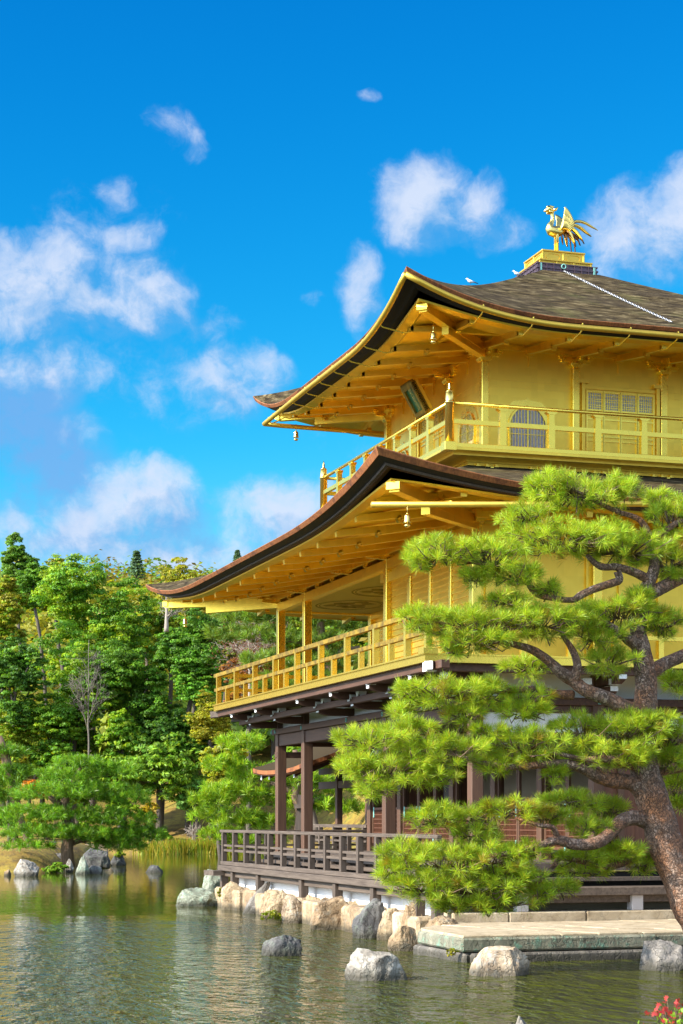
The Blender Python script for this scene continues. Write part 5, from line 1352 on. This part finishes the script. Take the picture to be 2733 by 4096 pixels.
# needle pads: centre px, py, half width, half height, depth offset, share of yellow tufts
PADS = [(2310, 1950, 230, 85, -.1, 0), (2180, 1930, 90, 70, -.2, 0), (2470, 1950, 110, 70, .1, 0), (2690, 2060, 120, 110, .3, 0), (2640, 1990, 60, 50, .4, 0),
        (2130, 2060, 140, 60, -.3, 0), (2240, 2140, 250, 85, -.5, .02), (2420, 2130, 130, 70, -.2, .02), (1770, 2195, 150, 80, -1.0, .03), (1690, 2230, 70, 50, -1.0, 0), (1960, 2210, 150, 90, -.8, .03),
        (2500, 2180, 230, 80, -.1, .02), (2680, 2230, 110, 90, .1, .03), (2060, 2290, 130, 60, -.7, .02), (1900, 2300, 60, 50, -.8, 0), (2200, 2350, 60, 35, -.6, .05),
        (1910, 2480, 260, 90, -.9, .02), (1690, 2460, 110, 70, -1.0, .02), (2150, 2470, 180, 90, -.7, .02), (1900, 2560, 180, 45, -.9, .03), (2480, 2440, 230, 80, -.2, .02), (2650, 2480, 110, 75, .1, .03), (2560, 2380, 60, 50, -.2, 0), (1820, 2600, 30, 25, -1, 0),
        (2430, 2630, 120, 70, -.2, 0), (2380, 2540, 130, 50, -.3, .02), (2110, 2660, 110, 55, .4, 0), (2700, 2720, 60, 60, .5, 0),
        (1770, 2760, 180, 72, -.9, .03), (1640, 2760, 70, 50, -.9, .02), (1930, 2760, 120, 80, -.7, .03), (2110, 2780, 110, 70, -.5, .02), (2090, 2840, 110, 40, -.6, 0), (1850, 2850, 90, 45, -.8, .02), (1610, 2840, 60, 35, -.9, .03),
        (1470, 2945, 150, 62, -1.0, .03), (1640, 2910, 110, 55, -1.0, .03), (1560, 3060, 190, 80, -1.0, .03), (1420, 3050, 80, 50, -1.0, .03), (1800, 2990, 170, 80, -.9, .03), (1500, 3150, 80, 40, -1.0, .03), (1720, 3100, 110, 45, -.9, .03),
        (2090, 2960, 170, 85, -.7, .02), (1960, 2920, 80, 45, -.8, .02), (2330, 2900, 130, 85, -.4, .02), (2500, 2910, 170, 110, -.3, .03), (2660, 2930, 110, 130, .1, .02), (2420, 3010, 190, 60, -.4, .02), (2690, 3020, 70, 70, .1, .02), (2220, 3090, 50, 45, -.6, 0),
        (2710, 3140, 50, 110, .5, 0),
        (1740, 3260, 110, 70, -1.0, .02), (1880, 3260, 120, 55, -.9, .10), (2040, 3230, 140, 55, -.9, .30), (1900, 3330, 110, 40, -.8, .02), (2290, 3200, 160, 55, .2, 0), (2420, 3230, 110, 55, .3, 0), (2350, 3300, 90, 50, -.3, .05),
        (1620, 3400, 120, 65, -1.0, .03), (1800, 3430, 180, 85, -1.0, .03), (1960, 3420, 150, 80, -.9, .03), (2100, 3400, 100, 60, -.8, .02), (1570, 3470, 70, 50, -1.0, .02), (1700, 3530, 170, 75, -.9, .04), (1890, 3540, 190, 80, -.8, .05), (2050, 3500, 130, 70, -.7, .04), (1980, 3610, 170, 40, -.7, .06), (1800, 3620, 70, 30, -.8, .02), (2150, 3570, 50, 35, -.6, 0),
        (2420, 3420, 160, 45, .2, .04), (2560, 3450, 80, 45, .2, .05), (2330, 3480, 120, 30, 0, .08), (2330, 3425, 130, 45, -.2, .03), (2490, 3395, 100, 42, -.2, .03), (2230, 3540, 80, 40, -.4, .05), (2190, 3260, 90, 45, -.4, .10), (2540, 3010, 90, 60, -.3, .02), (2600, 2870, 100, 60, -.2, .02), (1990, 3050, 110, 40, -.8, .03), (1660, 2990, 120, 45, -1.0, .03), (2020, 2400, 110, 40, -.7, .02), (2330, 2480, 110, 55, -.4, .02)]
TWIG = wood_mat('pine_twig', (.10, .055, .03), (.27, .17, .10), 2, .85, 8, .3)
for i, (x, y, rx, ry, dd, yl) in enumerate(PADS):
    r = np.random.default_rng(100+i); n = int(rx*ry*math.pi/3600*7.0)+9
    a = r.uniform(0, 2*math.pi, n); q = np.sqrt(r.uniform(0, 1, n)); sx_ = np.cos(a)*q; sy_ = np.sin(a)*q
    dep = r.normal(size=n)*.42*min(rx, 170)*KP
    U = sx_*rx*KP*.95; Z = (np.abs(sy_)*.9+.1)*np.where(sy_ > -.35, 1, -1)*ry*KP*.74*np.sqrt(np.clip(1-(sx_*.8)**2, .15, 1))
    c = pp(x, y+ry*.18, dd); cn = np.array(c)
    P = cn+np.outer(U, [ct, -st, 0])+np.outer(dep, [st, ct, 0])+np.outer(Z, [0, 0, 1])
    out = np.outer(U/(rx*KP), [ct, -st, 0])*.8+np.outer(dep/(rx*KP+.01), [st, ct, 0])*.6+np.array([0, 0, .55])+np.outer(Z/(ry*KP+.01), [0, 0, .45])
    out += r.normal(size=(n, 3))*.28; out /= np.linalg.norm(out, axis=1, keepdims=True)
    fol = tuft_mesh('needle_pad', P, out, .145, 62, .0047, (.41, .57, .035), PINE, r, .62, yl)
    mb = MB()
    for k in range(0, n):
        if k % 2: continue
        e = Vector(P[k]); s_ = c+Vector((ct, -st, 0))*float(U[k])*.35+Vector((0, 0, -ry*KP*.25)); m_ = s_.lerp(e, .5)+Vector(r.normal(size=3))*.05+Vector((0, 0, -.03))
        mb.tube([s_, m_, e-Vector(out[k])*.02], [.011, .008, .005], 5)
    mb.build('twigs', TWIG, fol, smooth=True)

# ---- garden pines further off: needles drawn as coarser sprays
def pad_pine(label, pads, trunk, d, tint, per=40, L=.30, dens=1.0, group='garden pines', extra=()):
    b = at(trunk[0][0], trunk[0][1], d); root = empty('garden_pine', b, label, 'pine tree', group); k_ = d/FPX
    mb = MB(); P = [at(x, y, d+dd) for x, y, w, dd in trunk]; mb.tube(P, [t[2]*k_/2 for t in trunk], 10); mb.build('trunk', BARK if False else TWIG, root, smooth=True)
    for e in extra:
        mb = MB(); mb.tube([at(x, y, d+dd) for x, y, w, dd in e], [w*k_/2 for x, y, w, dd in e], 8); mb.build('branch', TWIG, root, smooth=True)
    r = np.random.default_rng(sum(map(ord, label)))
    for (x, y, rx, ry, dd) in pads:
        n = int(rx*ry*k_*k_/(L*L)*14*dens)+8; a = r.uniform(0, 2*math.pi, n); q = np.sqrt(r.uniform(0, 1, n)); U = np.cos(a)*q*rx*k_; dep = r.normal(size=n)*.4*rx*k_
        Z = (r.uniform(-.55, 1, n))*ry*k_*.7*np.sqrt(1-(np.cos(a)*q*.85)**2)
        P = np.array(at(x, y, d+dd))+np.outer(U, [ct, -st, 0])+np.outer(dep, [st, ct, 0])+np.outer(Z, [0, 0, 1])
        out = np.outer(U/(rx*k_), [ct, -st, 0])*.7+np.array([0, 0, .8])+r.normal(size=(n, 3))*.35; out /= np.linalg.norm(out, axis=1, keepdims=True)
        tuft_mesh('needle_pad', P, out, L, per, L*.075, tint, root, r, .6)
    return root
GP = (.18, .36, .018)
pad_pine('layered bright green pine leaning over the mossy island at the left',
         [(330, 3055, 120, 40, 0), (450, 3085, 110, 45, .3), (250, 3105, 120, 38, -.3), (210, 3170, 180, 50, -.5), (400, 3170, 160, 55, .2), (500, 3200, 110, 45, .4), (120, 3260, 150, 55, -.6), (300, 3260, 150, 55, 0), (480, 3280, 140, 55, .3), (170, 3330, 180, 45, -.4), (350, 3340, 150, 45, 0), (560, 3340, 100, 60, .6), (450, 3350, 90, 45, .4), (120, 3385, 110, 26, -.4), (470, 3385, 120, 34, .5)],
         [(272, 3470, 60, 0), (268, 3400, 52, 0), (274, 3330, 44, 0), (262, 3260, 36, 0), (250, 3225, 34, 0), (280, 3170, 28, 0), (300, 3110, 20, 0), (330, 3060, 12, 0)], 72, GP, 32, .24, .80,
         extra=[[(255, 3235, 30, 0), (215, 3200, 24, -.2), (190, 3180, 14, -.4)], [(265, 3250, 28, 0), (310, 3225, 24, .2), (340, 3215, 14, .3)], [(272, 3380, 24, 0), (330, 3360, 18, .3), (440, 3360, 10, .6)]])
pad_pine('darker pine cut off by the left edge of the photo, beside the island pine', [(20, 3010, 90, 40, 0), (60, 3090, 80, 40, 0), (-20, 3130, 110, 50, 0), (40, 3190, 80, 40, 0), (10, 3270, 60, 45, 0)],
         [(60, 3440, 26, 0), (95, 3400, 26, 0), (110, 3370, 22, 0), (60, 3200, 40, 0), (20, 3020, 40, 0), (-10, 2950, 40, 0)], 84, (.15, .32, .018), 30, .32)
GB = (.27, .43, .018)
pad_pine('yellow green pine behind the open veranda of the ground floor', [(960, 2980, 90, 60, 0), (900, 3060, 90, 60, 0), (1010, 3100, 100, 60, .3), (930, 3170, 130, 60, 0), (1080, 3200, 120, 60, .4), (850, 3200, 90, 50, -.4), (900, 3270, 150, 55, 0), (1060, 3290, 120, 55, .4), (1180, 3120, 120, 60, .5), (1300, 3150, 120, 60, .8), (1400, 3160, 90, 60, 1), (1220, 3220, 120, 50, .6), (1360, 3230, 110, 50, .9), (1020, 3370, 130, 40, .3), (880, 3340, 90, 40, 0)],
         [(1190, 3420, 40, 0), (1195, 3330, 40, 0), (1200, 3250, 36, 0), (1180, 3180, 34, 0), (1195, 3110, 30, 0), (1180, 3000, 20, 0)], 66, GB, 30, .28, .8,
         extra=[[(1190, 3185, 26, 0), (1130, 3150, 22, 0), (1080, 3130, 14, 0)], [(1195, 3260, 24, 0), (1260, 3200, 20, .4), (1330, 3180, 12, .6)]])
pad_pine('dark olive pine framed by the veranda of the second storey', [(1080, 2450, 120, 70, 0), (1200, 2470, 150, 60, .5), (1340, 2480, 140, 60, 0), (1430, 2500, 90, 60, 0), (1060, 2540, 110, 50, 0), (1180, 2560, 120, 50, 0), (1310, 2560, 140, 50, 0), (1080, 2640, 120, 50, 0), (1230, 2650, 130, 50, 0), (1370, 2640, 120, 50, 0), (1150, 2730, 150, 50, 0), (1330, 2720, 130, 50, 0), (960, 2470, 110, 60, 1), (900, 2540, 90, 50, 1)],
         [(1330, 2860, 60, 0), (1325, 2750, 56, 0), (1318, 2660, 50, 0), (1290, 2590, 44, 0), (1280, 2520, 36, 0), (1300, 2420, 20, 0)], 92, (.18, .29, .03), 30, .36, .8,
         extra=[[(1320, 2650, 36, 0), (1380, 2600, 26, 0), (1440, 2590, 14, 0)], [(1290, 2600, 30, 0), (1220, 2570, 22, 0), (1130, 2560, 12, 0)]])

# leaning prop under the pine branch
PR = empty('pine_prop', at(1188, 3420, 62), 'leaning grey timber prop with a crosspiece holding up the pine behind the veranda', 'prop')
mb = MB(); mb.beam(at(1184, 3420, 62), at(1206, 3180, 62), .22, .22); mb.build('post', GREYZ, PR)
mb = MB(); mb.beam(at(1178, 3226, 61.8), at(1212, 3224, 61.8), .16, .14); mb.build('crosspiece', GREYX, PR)

# ---- broad-leaved wood on the bank
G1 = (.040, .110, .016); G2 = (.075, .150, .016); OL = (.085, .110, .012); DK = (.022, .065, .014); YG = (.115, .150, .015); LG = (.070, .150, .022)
T = 'tree'
tree(T, 'biggest dark green evergreen, its broad crown rising in the middle of the wooded bank', 140, 610, 2205, 2700, 122, G1, .20, 16000, 12, tint2=G2, K=26)
tree(T, 'tall narrow dark tree sticking up highest at the left edge', -20, 150, 2125, 2420, 132, (.045, .105, .022), .18, 6000, 6, tint2=G1)
tree(T, 'olive yellow tree at the left edge below the tall narrow one', -60, 110, 2290, 2540, 118, OL, .18, 5500, 7, tint2=G2)
tree(T, 'yellowish tree crown between the tall narrow tree and the biggest evergreen', 110, 330, 2215, 2430, 138, (.080, .105, .012), .2, 5500, 7, tint2=G2)
tree(T, 'small round green tree left of the biggest evergreen, under the skyline', 60, 200, 2240, 2400, 128, G1, .18, 4000, 6)
tree(T, 'yellow green tree behind the far tip of the lower roof', 590, 880, 2215, 2560, 165, (.095, .120, .012), .24, 9000, 9, tint2=OL)
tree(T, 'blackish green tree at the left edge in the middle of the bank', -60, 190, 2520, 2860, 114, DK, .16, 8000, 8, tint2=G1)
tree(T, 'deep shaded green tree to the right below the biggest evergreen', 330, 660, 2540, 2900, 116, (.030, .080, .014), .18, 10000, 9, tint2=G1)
tree(T, 'light green leafy tree in front of the biggest evergreen, centre of the bank', 190, 480, 2560, 2860, 112, G2, .17, 9000, 8, tint2=G1)
tree(T, 'dark green tree under the far tip of the lower roof', 640, 930, 2420, 2720, 116, G1, .17, 9000, 8, tint2=DK)
tree(T, 'yellow tinged tree behind the wind bell at the far roof tip', 560, 800, 2400, 2640, 126, (.075, .115, .012), .18, 6500, 7, tint2=G1)
tree(T, 'bright green round tree left of the second storey balcony end', 690, 880, 2560, 2800, 110, (.045, .135, .020), .15, 6500, 7)
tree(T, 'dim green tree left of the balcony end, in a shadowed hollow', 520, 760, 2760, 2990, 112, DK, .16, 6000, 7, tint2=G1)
tree(T, 'olive brown thin leaved tree below the balcony end', 740, 940, 2730, 2990, 106, (.085, .105, .02), .12, 5000, 7, tint2=YG)
tree(T, 'glossy blue green camellia like tree with visible crooked branches above the mossy slope', 440, 840, 2900, 3240, 104, (.055, .125, .028), .15, 12000, 12, tint2=LG, K=22, aspect=.45)
tree(T, 'green bush like tree between the bare tree and the glossy tree', 380, 600, 2830, 3080, 108, G2, .15, 6500, 7, tint2=G1)
tree(T, 'mid green shrubby tree left of the bare tree', 60, 330, 2760, 3030, 109, G1, .15, 8000, 8, tint2=G2)
tree(T, 'olive green shrubby tree at the left edge above the dark pine', -60, 140, 2800, 3030, 107, (.08, .13, .016), .15, 6000, 7, tint2=G2)
tree(T, 'yellow green bushy tree between the glossy tree and the veranda columns', 800, 1000, 2960, 3180, 96, YG, .13, 6000, 7, tint2=OL)
tree(T, 'small dark glossy tree at the foot of the slope under the deck rail line', 700, 860, 3100, 3260, 102, (.050, .125, .040), .15, 4500, 7)
tree(T, 'green tree behind the pines seen through the ground floor veranda', 1050, 1500, 2900, 3120, 108, G1, .16, 8000, 8, tint2=G2)
tree(T, 'green tree behind the olive pine seen under the lower eave', 930, 1250, 2380, 2600, 128, G2, .2, 7000, 8, tint2=OL)
tree(T, 'green tree on the right behind the second storey veranda', 1200, 1560, 2350, 2620, 130, G1, .2, 7000, 8, tint2=OL)
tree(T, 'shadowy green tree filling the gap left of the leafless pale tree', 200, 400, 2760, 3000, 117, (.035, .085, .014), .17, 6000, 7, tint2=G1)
tree(T, 'sunlit green tree peeping out between the biggest evergreen and the roof tip', 480, 690, 2380, 2620, 130, G2, .18, 6500, 7, tint2=OL)
tree(T, 'dull green tree behind the bright green round one beside the balcony', 820, 1010, 2440, 2700, 121, (.06, .12, .02), .17, 6000, 7, tint2=OL)
tree(T, 'low dark tree in the hollow under the balcony end', 600, 900, 2860, 3060, 115, DK, .16, 7000, 7, tint2=G1)
tree(T, 'low bright green tree at the left edge behind the dark pine', -40, 120, 2960, 3240, 100, G2, .14, 5000, 7, tint2=OL)
tree(T, 'bushy green tree behind the crown of the island pine', 120, 420, 2960, 3260, 105, G1, .14, 7500, 8, tint2=G2)
tree(T, 'rusty red brown autumn tree glimpsed behind the veranda of the second storey', 900, 1130, 2560, 2820, 104, (.085, .045, .020), .14, 4500, 7, tint2=(.11, .075, .018))
tree(T, 'muted olive tree above the leafless pinkish one', 800, 1060, 2330, 2560, 135, (.075, .095, .018), .18, 6000, 7, tint2=(.09, .075, .018))
SH = 'shrubs at the foot of the bank'
tree('shrub', 'round yellow leaved shrub on the mossy slope', 552, 645, 3205, 3310, 106, (.115, .115, .010), .09, 2500, 6, SH, trunk=True, cat='shrub', K=14)
tree('shrub', 'spreading green shrub left of the round yellow one', 410, 560, 3190, 3290, 106, G2, .11, 3500, 7, SH, cat='shrub', K=14)
tree('shrub', 'low orange red shrubs showing behind the island pine', 40, 200, 3120, 3200, 104, (.26, .09, .02), .10, 2500, 7, SH, cat='shrub', K=14)
tree('shrub', 'low green shrub with big leaves at the water left of the reeds', 560, 660, 3375, 3420, 105, YG, .12, 1500, 6, SH, cat='shrub', K=10)
tree('shrub', 'small green shrub on the slope under the yellow green bushy tree', 800, 880, 3190, 3270, 103, LG, .12, 1800, 6, SH, cat='shrub', K=12)
tree('shrub', 'tuft of green pine like leaves low on the mossy slope', 615, 690, 3315, 3370, 104, (.06, .14, .012), .10, 1200, 5, SH, cat='shrub', K=10)
tree('shrub', 'low plants at the waterline of the island below the big pine trunk', 165, 275, 3452, 3498, 69.5, (.06, .13, .016), .06, 1500, 6, SH, cat='shrub', K=10)
tree('shrub', 'bright green clump of broad leaves on the island left of the pine trunk', 95, 180, 3365, 3392, 82, (.13, .22, .016), .08, 900, 5, SH, cat='shrub', K=10)
tree('shrub', 'dark green plant on top of the dark rock at the island tip', 455, 500, 3398, 3430, 80, (.09, .15, .02), .06, 700, 5, SH, cat='shrub', K=8, trunk=False)
tree('shrub', 'yellow green weeds growing at the foot of the squared tan shore stones', 1035, 1150, 3640, 3690, 36.2, (.060, .090, .012), .030, 500, 6, SH, cat='shrub', K=8, trunk=False)
tree('shrub', 'yellow green weeds under the cut corner of the stone landing', 1785, 1835, 3790, 3838, 26.3, (.075, .095, .012), .018, 350, 5, SH, cat='shrub', K=8, trunk=False)
tree('shrub', 'yellow green weeds between the greenish rock and the tan rounded rock', 868, 900, 3550, 3600, 42.6, (.065, .085, .012), .028, 350, 5, SH, cat='shrub', K=8, trunk=False)
for lb, a0, a1, t0, t1, dd_, tn in (('low dark green bush on the far left bank behind the dark pine', -30, 90, 3230, 3330, 110, G1), ('low olive bush behind the island pine, left of its trunk', 70, 220, 3240, 3340, 110, OL), ('low green bush behind the island pine, right of its trunk', 300, 430, 3260, 3350, 110, G2),
                                ('small tuft of leaves at the left edge of the island', -10, 60, 3372, 3400, 83, G2), ('small yellow green plant on the island soil beside the long blue green rock', 205, 250, 3376, 3402, 83, YG), ('small dark plant by the upright pale stone on the island', 150, 196, 3386, 3412, 79, G1)):
    tree('shrub', lb, a0, a1, t0, t1, dd_, tn, .09 if dd_ > 90 else .05, 2600 if dd_ > 90 else 900, 6, SH, cat='shrub', K=14, trunk=False)
bare_tree('bare_tree', 'thin pale leafless tree standing in front of the dark wood on the left', 356, 2560, 3060, 112, 200, plain('dull_twigs', (.16, .13, .10), .9), 24, r0=.07)
bare_tree('bare_tree', 'leafless pinkish tree left of the second storey veranda columns', 1000, 2470, 2800, 98, 340, PALEBARK, 34, r0=.10, twig=(.26, .09, .07), n_twig=2600)
bare_tree('bare_tree', 'dead crooked snag beside the wind bell at the far roof tip', 665, 2380, 2500, 112, 130, PALEBARK, 7, r0=.16)
bare_tree('bare_tree', 'small white leafless shrub with crooked stem by the reeds', 770, 3300, 3392, 111, 130, PALEBARK, 9, r0=.07)

# reeds along the far bank
def reeds():
    n = 2600; r = np.random.default_rng(5); x = r.uniform(560, 1120, n)**1.0; V = []; C_ = []
    x = np.where(r.random(n) < .6, r.normal(850, 110, n), x)
    for k in range(n):
        u0 = (x[k]-1366)/FPX; d = 108-30*float(smooth(-4, 10, u0*106))+1.5*math.sin(u0*106*.35+1)+.8*math.sin(u0*106*.9+2.2)+r.uniform(-1.2, .9)
        p = at(x[k], 3275, d); p.z = r.uniform(-.15, .05); h = r.uniform(.4, 1.0); w = r.uniform(.015, .03); ln = r.normal(size=2)*.22*h
        q = Vector((p.x+ln[0], p.y+ln[1], p.z+h)); s_ = Vector((ct, -st, 0))*w; m_ = p.lerp(q, .6)+Vector((0, 0, .08*h))
        V += [p-s_, p+s_, m_+s_*.8, q]; V += [p-s_, m_+s_*.8, q, m_-s_*.8]
        c = np.array([.46, .37, .03]) if r.random() < .55 else np.array([.28, .36, .02]); c = c*r.uniform(.6, 1.2); C_ += [c]*8
    tag(raw_mesh('reeds', np.array([tuple(v) for v in V]), np.arange(len(V)).reshape(-1, 4), LEAF, np.array(C_)), kind='stuff')
reeds()

# far wooded hillside behind the first trees
def forest():
    r = np.random.default_rng(11); Ps, Ns, Cs = [], [], []
    for k in range(520):
        d = 128+r.uniform(0, 1)**1.3*330; u = r.uniform(-.21, .10)*d; X = CX+u*ct+d*st; Y = CY-u*st+d*ct; g = gz(X, Y); rr = r.uniform(2.2, 4.4)*(1+.0012*d); n = int(420 if d < 220 else 300)
        con = False
        dd = unit(n, r); dd[:, 2] = np.abs(dd[:, 2])*1.0
        if con:
            t = r.uniform(0, 1, n); p = np.stack([dd[:, 0]*rr*.6*(1-t), dd[:, 1]*rr*.6*(1-t), t*rr*1.9], -1)
        else:
            lump = 1+.22*np.sin(dd[:, 0]*7+k)*np.sin(dd[:, 1]*6+2*k)+.15*np.sin(dd[:, 2]*9+k); p = dd*rr*(lump*r.uniform(.75, 1.05, n))[:, None]*np.array([1, 1, .95])+np.array([0, 0, rr*.55])
        p = p+np.array([X, Y, g])
        nn = dd+unit(n, r)*.7+np.array([0, 0, .4]); nn /= np.linalg.norm(nn, axis=1, keepdims=True)
        base = np.array([(.050, .105, .018), (.070, .105, .018), (.075, .088, .018), (.040, .085, .022), (.070, .068, .028)][k % 5]) if not con else np.array((.045, .095, .040))
        base = base*r.uniform(.8, 1.25)
        Ps.append(p); Ns.append(nn); Cs.append(base*r.uniform(.7, 1.3, n)[:, None])
    P = np.concatenate(Ps); V, F = leaf_quads(P, np.concatenate(Ns), .42, .6, r)
    tag(raw_mesh('forest', V, F, LEAF, np.repeat(np.concatenate(Cs)*LEAF_GAIN, 4, 0)), kind='stuff')
forest()
# single far conifers on the skyline
SK = 'conifers on the far skyline'
def conifer(label, px, ptop, pbot, d, wpx, tint=(.11, .19, .10)):
    top = at(px, ptop, d); b = at(px, pbot, d); root = empty('conifer', b, label, 'conifer', SK); r = np.random.default_rng(px)
    H_ = top.z-b.z; w = wpx/FPX*d/2; n = 700; t = r.uniform(0, 1, n)**.7; tier = np.floor(t*9)/9; a = r.uniform(0, 2*math.pi, n); rad = w*(1-tier*.85)*r.uniform(.2, 1, n)
    P = np.stack([b.x+rad*np.cos(a), b.y+rad*np.sin(a), b.z+H_*(.15+.85*(tier+.05*r.random(n)-.03*rad/w))], -1)
    V, F = leaf_quads(P, unit(n, r)+np.array([0, 0, .8]), .30, .5, r); raw_mesh('crown', V, F, LEAF, np.repeat(np.array(tint)*r.uniform(.7, 1.3, n)[:, None], 4, 0), root)
    mb = MB(); mb.tube([b-Vector((0, 0, 1.5)), top-Vector((0, 0, H_*.05))], [.28, .05], 6); mb.build('trunk', BARK, root)
conifer('pointed conifer standing up between the big evergreen and the yellow green tree on the skyline', 546, 2200, 2330, 260, 80)
conifer('small bluish conifer on the skyline just above the lower roof edge', 950, 2200, 2262, 330, 44)

# red maple sprig and green leaved shrub in the bottom right corner, close to the camera
MD = 13.5
ML = empty('maple', at(2700, 4180, MD), 'red leaved maple sprig in the bottom right corner', 'maple')
r = np.random.default_rng(3); V = []; Fq = []; C_ = []
mbt = MB()
for k in range(46):
    x = 2660+r.normal()*40; y = 4072-abs(r.normal())*38+r.uniform(0, 60)
    if k > 40: x, y = 2712+r.normal()*8, 4022+r.normal()*12
    c = at(x, y, MD+r.normal()*.12); mbt.tube([at(2690, 4190, MD), c.lerp(at(2690, 4190, MD), .4)+Vector((0, 0, .02)), c], [.004, .003, .0015], 5)
    N_ = Vector(r.normal(size=3))+Vector((-.4, -.8, .5)); N_.normalize(); a0 = N_.orthogonal().normalized(); b0_ = N_.cross(a0); rot = r.uniform(0, 6.28); s_ = r.uniform(.028, .042)
    cc = np.array([.62, .06, .055])*r.uniform(.6, 1.2)
    for j in range(7):
        th = rot+(j-3)*.62; L_ = s_*(1-.12*abs(j-3)); e = a0*math.cos(th)+b0_*math.sin(th); f = N_.cross(e)
        b = len(V); V += [tuple(c), tuple(c+e*L_*.5+f*L_*.16), tuple(c+e*L_-N_*L_*.1), tuple(c+e*L_*.5-f*L_*.16)]; Fq.append((b, b+1, b+2, b+3)); C_ += [cc]*4
raw_mesh('leaves', np.array(V), np.array(Fq), LEAF, np.array(C_), ML); mbt.build('stems', TWIG, ML)
SB = empty('shrub', at(2690, 4230, MD-.2), 'glossy yellow green leaved shrub in the bottom right corner under the red maple', 'shrub', SH)
V = []; Fq = []; C_ = []; mbt = MB()
for k in range(150):
    x = 2690+r.normal()*48; y = 4105-abs(r.normal())*24+r.uniform(-10, 90)
    if k % 9 == 0: x, y = 2545+r.uniform(-15, 60), 4096+r.uniform(0, 40)
    if 140 < k: x, y = 2715+r.normal()*10, 4045+r.uniform(-8, 20)
    c = at(x, y, MD-.15+r.normal()*.14)
    if k % 3 == 0: mbt.tube([at(x*.7+2690*.3, 4230, MD-.2), c], [.004, .002], 5)
    N_ = Vector(r.normal(size=3))*.8+Vector((-.3, -.5, .9)); N_.normalize(); a0 = N_.orthogonal().normalized(); th = r.uniform(0, 6.28); e = a0*math.cos(th)+N_.cross(a0)*math.sin(th); f = N_.cross(e); L_ = r.uniform(.032, .055)
    b = len(V); V += [tuple(c), tuple(c+e*L_*.35+f*L_*.26+N_*.004), tuple(c+e*L_*.75+f*L_*.2), tuple(c+e*L_), tuple(c+e*L_*.75-f*L_*.2), tuple(c+e*L_*.35-f*L_*.26+N_*.004)]
    Fq.append(tuple(range(b, b+6))); C_ += [np.array([.20, .34, .018])*r.uniform(.6, 1.4)]*6
raw_mesh('leaves', np.array(V), np.array(Fq), LEAF, np.array(C_), SB, nv=6); mbt.build('stems', TWIG, SB)
